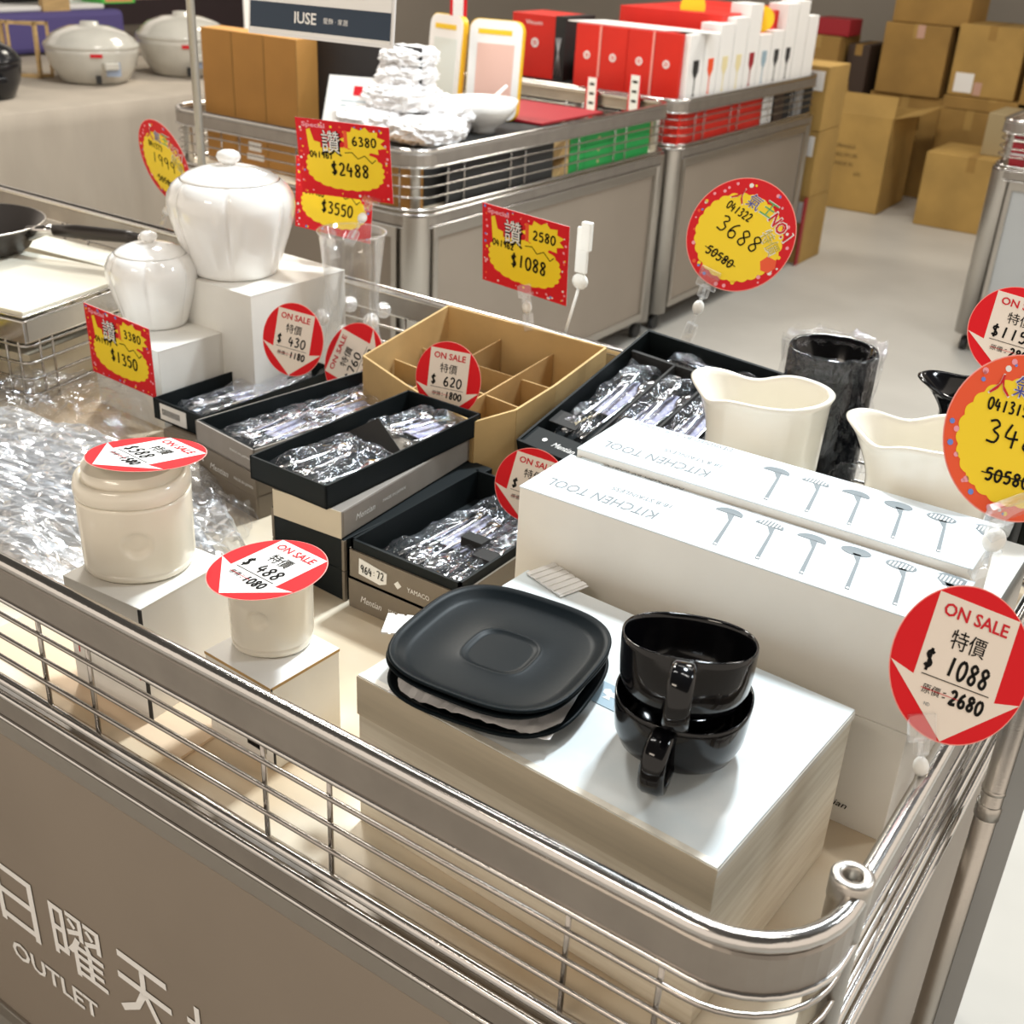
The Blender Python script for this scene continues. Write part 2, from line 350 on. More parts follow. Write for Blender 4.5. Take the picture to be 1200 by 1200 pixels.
# lettering on the near panel
ML = T(-mox, .0085-moy, 0) @ Matrix.Rotation(math.pi/2, 4, 'X')
for ch, x in (('日', -1.178), ('曜', -1.045), ('天', -.912), ('地', -.779)):
    text(ch, main, TWHITE, x, .400, .088 if ch == '日' else .108, .113, ML, 'panel_lettering', z=.0, bold=.004)
text('OUTLET', main, TWHITE, -1.117, .291, .19, .034, ML, 'panel_lettering', z=.0, bold=.02)
# neighbouring partition frame on the right
nf = thing('steel_partition', 'round steel post with flat grey panel standing against right side of the nearest cart', 'partition', (-.094, .52, 0))
B().lathe([(.0125, 0), (.0125, .97)], 24, cap1=True).build('post', STEEL, nf)
B().lathe([(.0125, .79), (.0142, .791), (.0142, .808), (.0125, .809)], 24, cap0=False).build('ring', STEEL, nf)
B().lathe([(.0125, .824), (.0136, .825), (.0136, .829), (.0125, .83)], 24, cap0=False).build('ring', STEEL, nf)
B().box(.012, .033, -.004, .004, .02, .95).build('panel', GPANEL, nf)

# ------------------------------------------------------------------ cartons
def carton(name, label, F, R, L, ztop, h, m, topm=None, group=None, wd=None, dp=None, bev=.0012, lid=None, cat='box', ang=None, face=None):
    f, a, w, d = from_px(F, R, L, ztop, wd=wd, dp=dp)
    if ang is not None: a = ang
    t = thing(name, label, cat, (f.x, f.y, ztop-h), a, group); t['dims'] = (w, d, h)
    b = B().box(-w, 0, 0, d, 0, h-(.0015 if lid else 0), bev)
    b.build('body', m, t)
    if topm or lid:
        B().box(-w-.0004, .0004, -.0004, d+.0004, h-.0018, h, .0006).build('lid', topm or m, t)
    return t, w, d
big, bw, bd = carton('woodgrain_carton', 'large pale woodgrain carton under the black saucers and cups, at front right', (840, 1018), (1010, 835), (411, 797), .982, .182, WGRAIN, WTOP, lid=1)
B().box(-bw-.001, .001, -.0012, .0, .137, .1815).build('front_flap', mat('carton_flap', (.60, .52, .39), .55, var=.1, vscale=9, stretch=(1, 1, 14)), big)
B().box(-bw-.0002, .0003, .0, .007, .1815, .1826).build('edge_tape', mat('worn_tape', (.78, .74, .64), .4, var=.2, vscale=60), big)
B().box(.0004, .0012, 0, bd, .172, .180).build('side_tuck', mat('edge_card', (.72, .70, .64), .6), big)
def onpl(t, p): return t.matrix_world.inverted() @ p
lp = onpl(big, at(712, 818, z=.982)); lb = B().poly([(lp.x-.022, lp.y-.014), (lp.x+.022, lp.y-.014), (lp.x+.022, lp.y+.02), (lp.x-.022, lp.y+.02)], .1824, .0003); lb.build('printed_label', LBLUE, big)
gl = [(-.006, -.009), (-.002, -.003), (-.01, .0), (-.012, .007), (-.006, .011), (0, .006), (.006, .011), (.012, .006), (.009, -.001), (.002, -.003), (.005, -.009)]
B().poly([(lp.x+x*.8, lp.y+.004+y*.8) for x, y in gl], .1828, .0002).build('printed_emblem', TWHITE, big)

kz = 1.066
KTOP = mat('kitchen_box_top', (.68, .735, .77), .7, spec=.2)
kit1, k1w, k1d = carton('kitchen_tool_box', 'white kitchen tool box with printed ladles, nearer of the two long boxes', (1107, 738), (1150, 684), (603, 573), kz, .127, WCARD, KTOP, lid=1, ang=math.radians(.8))
kit2, k2w, k2d = carton('kitchen_tool_box', 'white kitchen tool box with printed ladles, farther of the two long boxes', (1140, 667), (1165, 650), (676, 525), 1.076, .127, WCARD, KTOP, lid=1, dp=.121, ang=math.radians(1.2))
def kit_print(t, w, d):
    h = .1273; U = T(0, 0, h) @ RZ(math.pi)      # read from the far side
    text('KITCHEN TOOL', t, GINK, w-.087, -.033, .138, .0185, U, z=0)
    text('18-8 STAINLESS', t, GINK, w-.122, -.063, .074, .0085, U, z=0)
    text('DESIGNED BY SORI YANAGI', t, GINK, w-.082, -.114, .136, .0090, U, z=0)
    x = -w+.222
    for k in range(6):
        cx = x+k*.0475; b = B()
        b.poly([(cx+.010, .014), (cx+.0145, .014), (cx+.004, .075), (cx+.001, .090), (cx-.008, .090), (cx+.001, .074)], h, .0002)
        el = lambda rx, ry, cy, st: [(cx-.006+rx*math.cos(math.radians(q)), cy+.014+ry*math.sin(math.radians(q))) for q in st]
        ov = el(.016, .011, .077, range(-12, 194, 14)) if k not in (3, 4, 5) else (el(.016, .009, .081, range(0, 360, 18)) if k != 5 else [(cx-.008, .084), (cx-.001, .084), (cx+.010, .096), (cx+.010, .106), (cx, .110), (cx-.012, .110), (cx-.019, .104), (cx-.017, .095)])
        b.poly(ov, h, .0002)
        if k in (1, 4, 5):
            w_ = B()
            for q in range(7):
                xx = cx-.006+(q-3)*.0038; yh = .008 if k == 4 else .009; hh = yh*math.sqrt(max(.05, 1-((q-3)/4)**2)); yc = .095 if k == 4 else (.098 if k == 5 else .096)
                w_.poly([(xx-.0007, yc-hh*.7), (xx+.0007, yc-hh*.7), (xx+.0012, yc+hh*.7), (xx-.0006, yc+hh*.7)], h+.0002, .0001)
            w_.build('printed_slots', TWHITE, t)
        b.build('printed_ladle', GINK, t)
        B().poly(circ(.0016, 10, cx+.0122, .0165), h+.0002, .0001).build('printed_ladle_hole', TWHITE, t)
kit_print(kit1, k1w, k1d); kit_print(kit2, k2w, k2d)
B().box(-k1w+.015, -k1w+.045, .102, .120, .1272, .1275).build('pale_sticker', mat('pale_sticker', (.68, .76, .80), .5), kit1)
low = thing('white_gift_box', 'plain white box lettered in script under the right end of kitchen tool boxes', 'box', (-.172, .394, DZ))
B().box(-.22, 0, 0, .10, 0, .1385, .001).build('body', WCARD, low)
text('Mentian', low, INK, -.062, .026, .042, .008, Matrix.Rotation(math.pi/2, 4, 'X'), z=.0012, shear=.3)
low2 = thing('white_gift_box', 'plain white box under the left end of the nearer kitchen tool box', 'box', (-.40, .398, DZ))
B().box(-.235, 0, 0, .10, 0, .1385, .001).build('body', WCARD, low2)
low3 = thing('white_gift_box', 'plain white box hidden below the farther kitchen tool box', 'box', (-.172, .512, DZ))
B().box(-.455, 0, 0, .11, 0, .1485, .001).build('body', WCARD, low3)

c1, c1w, c1d = carton('white_display_box', 'white box lined in red under the tall cream canister at left', (164, 714), (262, 655), (77, 672), .953, .153, WCARD, lid=1)
for x in (-.012, -c1w+.012): B().box(x-.0004, x+.0004, -.001, 0, .115, .13).box(x-.0004, x+.0004, -.001, 0, .055, .07).build('red_mark', TRED, c1)
B().box(-.0035, .001, -.001, .001, 0, .151).build('open_seam', BLINE, c1)
c2, c2w, c2d = carton('white_display_box', 'white box with barcode under the short cream canister', (317, 807), (400, 761), (237, 764), .91, .11, WCARD, TWHITE, lid=1)
B().box(-.0015, .0012, .0, .0015, .002, .109).build('open_seam', BLINE, c2)
B().box(-c2w, 0, -.0008, .0008, .1065, .1098).box(0, .0008, 0, c2d, .1065, .1098).build('kraft_edge', KRAFT, c2)
for s in range(12): B().box(-.042+s*.0026, -.042+s*.0026+(.0014 if s % 3 else .0019), -.001, 0, .018, .030).build('barcode_bar', INK, c2)
g2, g2w, g2d = carton('white_display_box', 'white box under the small white lidded jar', (185, 412), (265, 385), (112, 380), .945, .145, WCARD, lid=1, dp=.165, wd=.185)
g1, g1w, g1d = carton('white_display_box', 'tall white box under the large white lidded jar', (293, 347), (403, 312), (212, 318), 1.03, .23, WCARD, lid=1, dp=.235)

# ------------------------------------------------------------------ black cutlery trays on sleeved boxes
def sleeve(label, F, R, L, z, h, m, group='sleeved cutlery boxes in stacks', words=None, **k):
    t, w, d = carton('cutlery_box', label, F, R, L, z, h, m, group=None, **k)
    B().box(.0, .0006, .004, d-.004, .002, h-.002).build('side_edge', m, t)
    if words:
        text(words[0], t, TWHITE, -w*.62, h*.35, w*.32, h*.28, Matrix.Rotation(math.pi/2, 4, 'X'), z=.0008, shear=.35)
        text(words[1], t, TWHITE, -w*.20, h*.35, w*.32, h*.16, Matrix.Rotation(math.pi/2, 4, 'X'), z=.0008)
        B().lathe([(.0022, 0), (.0022, .0004)], 10, cap1=True, mtx=T(-w*.9, -.0008, h*.4) @ Matrix.Rotation(math.pi/2, 4, 'X')).build('printed_emblem', TWHITE, t)
    return t, w, d
def tray(label, F, R, L, z, h, wd=None, dp=None, div=(), mw=None, m=BCARD, ang=None):
    f, a, w, d = from_px(F, R, L, z, wd=wd, dp=dp)
    if ang is not None: a = ang
    t = thing('cutlery_tray', label, 'tray', (f.x, f.y, z-h), a, mw=mw)
    k = .003; b = B()
    b.box(-w, 0, 0, d, 0, .003); b.box(-w, -w+k, 0, d, 0, h); b.box(-k, 0, 0, d, 0, h); b.box(-w, 0, 0, k, 0, h); b.box(-w, 0, d-k, d, 0, h)
    b.build('tray_body', m, t)
    for q in div: B().box(*q).build('divider', BLINE, t)
    return t, w, d
def crumple(w, d, h, nx=22, ny=30, seed=0, m=FILM, name='plastic_film', parent=None, amp=.006, z0=.004, st=(1, 1)):
    v, f = [], []
    for j in range(ny+1):
        for i in range(nx+1):
            u, q = i/nx, j/ny; x, y = (u-.5)*w, (q-.5)*d
            e = min(1, min(u, 1-u)/.22, min(q, 1-q)/.12); s = math.sin(e*math.pi/2)**.7
            n = noise.noise(Vector((x*45*st[0]+seed*7, y*28*st[1], seed))) + .6*noise.noise(Vector((x*120*st[0], y*90*st[1]+seed, seed*3)))
            v.append((x+noise.noise(Vector((x*60, y*60, seed+9)))*amp*.7, y+noise.noise(Vector((x*60, y*60, seed+19)))*amp*.7, z0+h*s+n*amp*(.4+s)))
    for j in range(ny):
        for i in range(nx): a = j*(nx+1)+i; f.append((a, a+1, a+nx+2, a+nx+1))
    return pyd(name, v, f, m, parent)
def spoonmesh(kind, L=.17):
    b = B(); hd = .036
    pts = [(0, -L/2, .006), (0, -L*.2, .004), (0, L*.12, .004), (0, L*.30, .007)]
    b.tube(pts, .003, 6, rr=[.0045, .0035, .0025, .003])
    if kind == 'spoon':
        b.sphere((0, L*.39, .005), .018, .85, 1.25, .28, 12)
    elif kind == 'fork':
        b.sphere((0, L*.33, .005), .011, 1, 1, .25, 10)
        for x in (-.008, -.0027, .0027, .008): b.tube([(x, L*.33, .006), (x*1.1, L*.48, .008)], .0014, 5)
    else:
        b.poly([(-.005, L*.1), (.006, L*.1), (.010, L*.25), (.008, L*.42), (0, L*.5), (-.006, L*.4)], .003, .0025)
    return b.mesh(kind)
SP = {k: spoonmesh(k) for k in ('spoon', 'fork', 'knife')}
for k in SP.values(): k.materials.append(SILVER)
def bundle(label, p, w, d, rz, seed, tilt=None, kinds=('spoon', 'fork', 'knife', 'spoon'), blue=True, h=.016):
    mw = T(*p) @ RZ(rz) if tilt is None else tilt @ T(*p) @ RZ(rz)
    t = thing('wrapped_cutlery', label, 'cutlery', mw=mw)
    rnd = random.Random(seed); n = len(kinds)
    for i, k in enumerate(kinds):
        o = link(k, SP[k], None, t); o.location = ((i-(n-1)/2)*w*.62/max(1, n-1), rnd.uniform(-.006, .006), .002+.005*(i % 2)); o.rotation_euler = (0, 0, rnd.uniform(-.12, .12)+(math.pi if i % 2 and n > 2 else 0)); s = d/.2; o.scale = (1, s, 1)
    if blue: B().box(-w*.28, w*.28, -d*.08, d*.36, .0, .0015).build('paper_liner', BLUEP, t)
    crumple(w, d, h, seed=seed, parent=t); return t

s1, w_, d_ = sleeve('brown box directly below the black tray with a barcode sticker', (239, 520), (382, 455), (190, 503), .838, .038, SLEEVE, ang=.03)
t1, w1, d1 = tray('black cutlery tray with white barcode sticker, farthest left of the open trays', (237, 489), (383, 428), (185, 464), .876, .037)
B().box(-w1+.018, -w1+.085, -.001, 0, .004, .032).build('barcode_sticker', TWHITE, t1)
for s in range(14): B().box(-w1+.024+s*.0033, -w1+.0255+s*.0033, -.0014, -.001, .013, .024).build('barcode_bar', INK, t1)
c_ = t1.matrix_world @ Vector((-w1/2, d1*.5, .006)); bundle('plastic wrapped cutlery in the tray with the barcode sticker', c_, w1*.8, d1*.86, t1.rotation_euler.z, 1, h=.020)

zz = DZ
for k, (lab, hh, mm, wr) in enumerate((('taupe cutlery box at the bottom of the three-box stack beside the canister', .038, SLEEVE, ('Mentian', 'MADE IN JAPAN')), ('taupe cutlery box second from bottom of the stack beside the canister', .039, SLEEVE, ('Mentian', 'MADE IN JAPAN')))):
    zz += hh
    sleeve(lab, (297, 528), (487, 455), (237, 490), .916, hh, mm, words=wr)[0].location.z = zz-hh
t2, w2, d2 = tray('grey-sided cutlery tray in the middle of the three overlapping open trays', (297, 528), (487, 455), (237, 490), .916, .038, m=SLEEVE2)
B().box(-w2+.003, -.003, .003, .006, .004, .0385).box(-w2+.003, -.003, d2-.006, d2-.003, .004, .0385).box(-w2+.003, -w2+.006, .003, d2-.003, .004, .0385).box(-.006, -.003, .003, d2-.003, .004, .0385).box(-w2+.004, -.004, .004, d2-.004, .003, .006).build('black_lining', BCARD, t2)
text('MADE IN JAPAN', t2, TWHITE, -.035, .020, .05, .005, Matrix.Rotation(math.pi/2, 4, 'X'), z=.0008)
for q, (yy, dd) in enumerate(((.30, .5), (.68, .5))):
    bundle(('plastic wrapped spoons at the near end of the grey-sided tray', 'plastic wrapped spoons at the far end of the grey-sided tray')[q], t2.matrix_world @ Vector((-w2/2, d2*yy, .007)), w2*.78, d2*dd, t2.rotation_euler.z+.05, 5+q, h=.020)

# stack of the front black tray: two black boxes, a grey sleeve, the tray
fB = (403, 633); 
for k in range(2):
    t, w, d = carton('cutlery_box', ('black cutlery box at the very bottom of the stack left of the saucers', 'black cutlery box, second from bottom of the stack left of the saucers')[k], (403, 633), (575, 560), (312, 596), .895, .047, BCARD, dp=.31)
    t.location.z = DZ+k*.0475
    B().box(-.004, .0006, -.0006, .004, .0, .046).build('corner_edge', SLEEVE, t); B().box(-w-.0006, -w+.004, -.0006, .004, 0, .046).build('corner_edge', SLEEVE, t)
sl, w, d = sleeve('grey-brown sleeved cutlery box under the front black tray', (400, 600), (582, 507), (315, 575), .936, .040, SLEEVE2, dp=.32)
B().box(-w, 0, -.0012, 0, .0, .040).build('end_flap', mat('beige_card', (.56, .49, .38), .6), sl)
MY = RZ(math.pi/2) @ Matrix.Rotation(math.pi/2, 4, 'X')
text('Mentian', sl, TWHITE, .05, .02, .042, .009, MY, z=.0012, shear=.3); text('MADE IN JAPAN', sl, TWHITE, .115, .02, .052, .006, MY, z=.0012)
t3, w3, d3 = tray('black cutlery tray standing open at the front of the three overlapping trays', (382, 570), (562, 477), (297, 532), .971, .034, dp=.33)
div = B(); div.poly([(-w3+.01, 0), (-.012, 0), (-w3/2-.01, .04)], 0, .002, mtx=T(0, d3*.52, .012) @ Matrix.Rotation(math.radians(58), 4, 'X')); div.build('folded_divider', BLINE, t3)
B().box(-w3+.01, -.012, d3*.52, d3*.52+.05, .010, .012).build('divider_card', SLEEVE, t3)
bundle('plastic wrapped silver cutlery in the near half of the front black tray', t3.matrix_world @ Vector((-w3/2, d3*.26, .006)), w3*.82, d3*.46, t3.rotation_euler.z-.1, 9, kinds=('spoon', 'fork', 'spoon'), blue=False, h=.022)
bundle('plastic wrapped cutlery with red print in the far half of the front black tray', t3.matrix_world @ Vector((-w3*.45, d3*.78, .006)), w3*.7, d3*.40, t3.rotation_euler.z-.15, 10, kinds=('spoon', 'fork', 'spoon'), h=.022)

# right stack: two taupe boxes with a black tray in the upper
L4 = at(404, 645, z=.888); f4 = (L4.x+.185, L4.y+.006)
for k, (h0, h1, lab) in enumerate(((0, .044, 'taupe cutlery box at the bottom, just left of the saucers'),)):
    t = thing('cutlery_box', lab, 'box', (f4[0], f4[1], DZ+h0), 0); B().box(-.185, 0, 0, .285, 0, h1-h0, .001).build('body', SLEEVE, t)
    text('Mentian', t, TWHITE, -.145, .02, .036, .010, Matrix.Rotation(math.pi/2, 4, 'X'), z=.001, shear=.3); text('MADE IN JAPAN', t, TWHITE, -.09, .02, .05, .006, Matrix.Rotation(math.pi/2, 4, 'X'), z=.001)
t4 = thing('cutlery_tray', 'taupe tray with handwritten sticker, black lined, beside the saucers', 'tray', (f4[0], f4[1], DZ+.0445), 0)
B().box(-.185, 0, 0, .285, 0, .004).box(-.185, -.182, 0, .285, 0, .044).box(-.003, 0, 0, .285, 0, .044).box(-.185, 0, 0, .003, 0, .044).box(-.185, 0, .282, .285, 0, .044).build('tray_body', SLEEVE, t4)
B().box(-.182, -.003, .003, .007, .004, .058).box(-.182, -.003, .278, .282, .004, .058).box(-.182, -.178, .003, .282, .004, .058).box(-.007, -.003, .003, .282, .004, .058).box(-.18, -.005, .005, .28, .004, .012).build('black_lining', BCARD, t4)
B().poly([(-.166, .013), (-.165, .037), (-.118, .030), (-.119, .014), (-.13, .009)], 0, .0008, mtx=Matrix.Rotation(math.pi/2, 4, 'X')).build('paper_sticker', TWHITE, t4)
hand('964:72', t4, INK, -.162, .023, .0068, .011, .0016, Matrix.Rotation(math.pi/2, 4, 'X'), z=.0014)
text('YAMACO', t4, TWHITE, -.066, .02, .036, .007, Matrix.Rotation(math.pi/2, 4, 'X'), z=.001)
B().poly([(-.1, .014), (-.094, .020), (-.1, .026), (-.106, .020)], 0, .0006, mtx=Matrix.Rotation(math.pi/2, 4, 'X')).build('printed_emblem', TWHITE, t4)
for q, (x, y, ww, dd, rz, bl) in enumerate(((-.115, .15, .085, .24, -.12, True), (-.05, .10, .07, .17, .1, False), (-.045, .21, .06, .12, 0, False))):
    bundle(('blue printed wrapped cutlery along the left of the tray beside the saucers', 'wrapped silver cutlery at the near right of the tray beside the saucers', 'wrapped cutlery at the far right of the tray beside the saucers')[q], t4.matrix_world @ Vector((x, y, .014)), ww, dd, rz, 20+q, blue=bl, h=.024, kinds=('spoon', 'fork', 'spoon') if q else ('fork', 'spoon', 'fork', 'spoon'))
B().box(-.09, -.055, .12, .14, .03, .045).box(-.045, -.01, .085, .11, .03, .048).build('foam_block', BLINE, t4)

# tilted tray leaning at the back
pf, pb = at(605, 515, z=.945), at(760, 386, y=1.05)
yv = (pb-pf); Lr = yv.length; yv.normalize(); xv = Vector((1, 0, 0)); xv = (xv-yv*xv.dot(yv)).normalized(); zv = xv.cross(yv)
MW5 = Matrix((( *[xv[0], yv[0], zv[0]], pf.x), (xv[1], yv[1], zv[1], pf.y), (xv[2], yv[2], zv[2], pf.z), (0, 0, 0, 1))) @ T(0, 0, -.045)
t5 = thing('cutlery_tray', 'wide black divided cutlery tray tilted up behind the kitchen tool boxes', 'tray', mw=MW5)
w5 = .30; b = B(); b.box(0, w5, 0, Lr, 0, .004).box(0, .004, 0, Lr, 0, .045).box(w5-.004, w5, 0, Lr, 0, .045).box(0, w5, 0, .004, 0, .045).box(0, w5, Lr-.004, Lr, 0, .045)
b.build('tray_body', BCARD, t5)
B().box(.004, w5-.004, .004, .045, .02, .042).build('front_lid', BCARD, t5)
for x in (.085, .155, .225): B().box(x, x+.004, .045, Lr-.05, .004, .036).build('divider', BLINE, t5)
B().box(.004, w5-.004, Lr-.055, Lr-.05, .004, .036).build('divider', BLINE, t5)
text('Mentian', t5, TWHITE, .072, .022, .04, .010, T(0, 0, .0425), z=0, shear=.3)
B().lathe([(.004, 0), (.004, .0004)], 10, cap1=True, mtx=T(.035, .024, .0425)).build('printed_emblem', TWHITE, t5)
B().box(-.0, .05, .07, .10, .018, .02).build('paper_leaflet', BLINE, t5).location = (.006, 0, .018)
text('JAPAN', t5, mat('gold_print', (.5, .4, .22), .5), .056, .10, .045, .006, T(0, 0, .041) @ T(.056, .10, 0) @ RZ(1.2) @ T(-.056, -.10, 0), z=0)
labs5 = ('blue patterned wrapped spoons in the left column of the tilted tray', 'blue patterned wrapped forks in the second column of the tilted tray', 'wrapped cutlery in the third column of the tilted tray', 'wrapped cutlery in the right column of the tilted tray', 'wrapped spoons across the far end of the tilted tray')
for q in range(4):
    bundle(labs5[q], (.045+q*.0705, .045+(Lr-.10)/2+.005, .010), .062, Lr-.125, 0, 30+q, tilt=MW5, h=.026, kinds=('spoon', 'fork', 'spoon'))
bundle(labs5[4], (.15, Lr-.027, .008), .04, .20, math.pi/2, 40, tilt=MW5, h=.02, kinds=('spoon', 'knife'), blue=False)
sb = thing('cutlery_box', 'dark cutlery box propping up the tilted tray', 'box', (pf.x+.005, pf.y+.01, DZ)); B().box(0, .29, 0, .25, 0, .094, .001).build('body', BCARD, sb)

# divided kraft carton
Bk, Rk, Fk = at(520, 360, z=1.0), at(710, 407, z=1.0), at(605, 503, z=.965)
kb = thing('divided_carton', 'open kraft carton with cardboard dividers in the middle of the nearest cart', 'box', (Bk.x, Fk.y, DZ))
KW, KD = Rk.x-Bk.x, Rk.y-Fk.y; th = .004
def slab(b, p, q, z0p, z0q, zp, zq, t=th):
    p, q = Vector(p), Vector(q); n = Vector((-(q-p).y, (q-p).x)).normalized()*t/2; vs = []
    for s in (1, -1):
        vs += [b.bm.verts.new((p.x+n.x*s, p.y+n.y*s, z0p)), b.bm.verts.new((q.x+n.x*s, q.y+n.y*s, z0q)), b.bm.verts.new((q.x+n.x*s, q.y+n.y*s, zq)), b.bm.verts.new((p.x+n.x*s, p.y+n.y*s, zp))]
    for f in ((0, 1, 2, 3), (7, 6, 5, 4), (0, 4, 5, 1), (1, 5, 6, 2), (2, 6, 7, 3), (3, 7, 4, 0)): b.bm.faces.new([vs[i] for i in f])
b = B().box(0.004, KW, .085, KD, 0, .004).box(KW*.3, KW, .01, .09, 0, .004)
zb, zf = .200, .166
slab(b, (0, KD), (KW, KD), 0, 0, zb, zb); slab(b, (0, .085), (0, KD), 0, 0, zf, zb)
prev = (KW, KD, zb)
for x, y, z in ((KW+.008, KD*.75, .196), (KW+.012, KD*.45, .186), (KW+.004, KD*.15, .172), (KW-.03, -.012, .162), (KW*.75, .000, .160), (KW*.4, .035, .163), (0, .085, zf)):
    slab(b, prev[:2], (x, y), 0, 0, prev[2], z); prev = (x, y, z)
b.build('carton_wall', KRAFT2, kb)
for k in (1, 2):
    b = B(); slab(b, (KW*k/3, .075-.03*k), (KW*k/3+.01, KD-.004), 0, 0, .135, .165, .003); b.build('divider', KRAFT, kb)
    b = B(); slab(b, (.004, .085+(KD-.085)*k/3), (KW-.01, KD*k/3+.004), 0, 0, .140, .145, .003); b.build('divider', KRAFT, kb)
for i in range(3):
    for j in range(3):
        g = thing('drinking_glass', 'clear glass tumbler in the kraft carton, '+('near', 'middle', 'far')[j]+' row, '+('left', 'centre', 'right')[i]+' compartment', 'glass', (kb.location.x+KW*(i+.5)/3+.005, kb.location.y+.075+(KD-.085)*(j+.5)/3, DZ+.005), group='tumblers in the divided kraft carton')
        B().lathe([(.026, 0), (.033, .10), (.0315, .10), (.025, .006)], 24).build('glass_body', GLASS, g)

# ------------------------------------------------------------------ porcelain
def ribbed(z, k=0): return 0
def jar(name, label, loc, R, H, lobes=6, rot=0):
    t = thing(name, label, 'jar', loc, rot)
    pr = [(.66, 0), (.70, .015), (.735, .06), (.80, .20), (.89, .38), (.965, .55), (1.0, .68), (.985, .78), (.91, .87), (.83, .915), (.79, .928)]
    rf = lambda a, z, k: 1+.11*(abs(math.cos(a*lobes/2))**.55-.6)*math.sin(min(1, max(0, z/(H*.9)))*math.pi)
    B().lathe([(r*R, z*H*.83) for r, z in pr], 144, rf=rf).build('jar_body', PORC, t)
    ld = B().lathe([(.785*R, .768*H), (.795*R, .774*H), (.775*R, .785*H), (.66*R, .82*H), (.46*R, .855*H), (.28*R, .875*H), (.14*R, .885*H)], 48, cap1=True).build('jar_lid', PORC, t)
    B().lathe([(.10*R, .88*H), (.10*R, .895*H), (.17*R, .912*H), (.20*R, .945*H), (.17*R, .98*H), (.08*R, .998*H), (.01*R, 1.0*H)], 24, cap1=True).build('lid_knob', PORC, ld)
    return t
p = at(271, 318, z=1.031); jar('lidded_jar', 'large white porcelain jar with lobed body and round lid knob', (p.x, p.y+.01, 1.0305), .109, .216, rot=.75)
p = at(181, 377, z=.9465); jar('lidded_jar', 'small white porcelain jar with round lid knob on lower white box', (p.x, p.y+.005, .9455), .078, .166, rot=.75)
def dimple(obj, c, r, depth):
    for v in obj.data.vertices:
        d = (v.co-c).length
        if d < r: q = 1-(d/r)**2; nn = Vector((c.x, c.y, 0)).normalized(); v.co -= nn*depth*min(1, q*1.6)
def canister(label, loc, R, H, full):
    t = thing('canister', label, 'canister', loc)
    rf = lambda a, z, k: 1+.018*math.cos(4*a+.6)
    hb = H*.74 if full else H*.86
    prof = [(R*.9, 0), (R*.955, .003), (R*.975, .010)]+[(R*(.975+.02*k/30), .010+(hb-.014)*k/30) for k in range(31)]+[(R*.99, hb), (R*.93, hb)]
    o = B().lathe(prof, 120, rf=rf, cap1=True).build('canister_body', CREAM, t)
    v = CAM-Vector(loc); v.z = 0; v.normalize(); a = math.atan2(v.y, v.x)-(.05 if full else .35)
    dimple(o, Vector((R*.99*math.cos(a), R*.99*math.sin(a), H*.40 if full else H*.52)), R*.27, R*.085)
    if full:
        B().lathe([(R*.985, hb+.0005), (R*1.01, hb+.004), (R*1.01, hb+.012), (R*.97, hb+.020), (R*.90, hb+.022), (R*.87, hb+.019), (R*.83, hb+.021), (R*.83, H)], 72, rf=rf, cap1=True).build('canister_lid', CREAM, t)
    else:
        B().lathe([(R*.92, hb), (R*.93, hb+.002), (R*.93, H), (R*.9, H)], 72, rf=rf, cap1=True).build('canister_lid', CREAM, t)
    return t
p = at(164, 656, z=.953); canister('tall cream lidded canister with a thumb dimple, on white box at left', (p.x, p.y+.002, .9533), .064, .1265, True)
p = at(318, 748, z=.91); canister('short cream canister with a thumb dimple, on small white box', (p.x, p.y+.003, .9103), .047, .094, False)

def jug(label, loc, R, H, rz, m, handle=True):
    t = thing('jug', label, 'jug', loc, rz)
    # local -x is the spout
    n = 96; rings = []
    def rad(a, z):
        k = z/H; ca = math.cos(a-math.pi); sp = max(0, ca)**6
        base = R*(.95+.07*k)/(math.cos(a)**4+math.sin(a)**4)**.06
        return base*(1+ .52*sp*max(0, (k-.58)/.42)**1.2)
    def rim(a):
        ca = math.cos(a-math.pi); return H*(1-.03*ca-.085*math.exp(-((abs((a-math.pi))-.80)/.42)**2))
    def surf(inner):
        out = []
        for k in range(0, 25):
            q = k/24; ring = []
            for i in range(n):
                a = 2*math.pi*i/n; z = rim(a)*(q if not inner else (.03+.97*q)); r = rad(a, min(z, H))-(0.0045 if inner else 0)
                if q == 0: r *= .96
                lip = .004*max(0, (q-.9)/.1)**2*(1 if not inner else .0)
                ring.append(Vector(((r+lip)*math.cos(a), (r+lip)*math.sin(a)*.92, z)))
            out.append(ring)
        return out
    b = B(); o, i_ = surf(False), surf(True); seq = o+i_[::-1]; seq2 = []
    topm = [(x+y)/2+Vector((0, 0, .0025)) for x, y in zip(o[-1], i_[-1])]
    seq = o+[topm]+i_[::-1]; vr = [[b.bm.verts.new(p) for p in r] for r in seq]
    for A, C in zip(vr, vr[1:]):
        for i in range(n): b.bm.faces.new((A[i], A[(i+1) % n], C[(i+1) % n], C[i])).smooth = True
    b.bm.faces.new(vr[0][::-1]); b.bm.faces.new(vr[-1])
    b.build('jug_body', m, t)
    if False:
        pts = [(R*.98, 0, H*.85), (R*1.25, 0, H*.86), (R*1.5, 0, H*.72), (R*1.48, 0, H*.48), (R*1.25, 0, H*.28), (R*.98, 0, H*.22)]
        B().tube(pts, .009, 10).build('jug_handle', m, t)
    return t
supp = thing('white_gift_box', 'plain white box hidden under the cream jugs', 'box', (-.16, .645, DZ)); B().box(-.40, 0, 0, .19, 0, .165, .001).build('body', WCARD, supp)
p = at(890, 560, y=.735); 
jug('cream porcelain jug with curved spout, left of the two behind kitchen tool boxes', (-.496, .740, .9655), .0745, .150, -.15, CREAM2)
jug('cream porcelain jug half hidden by the big yellow price tag', (-.276, .715, .9655), .072, .163, -.05, CREAM2)
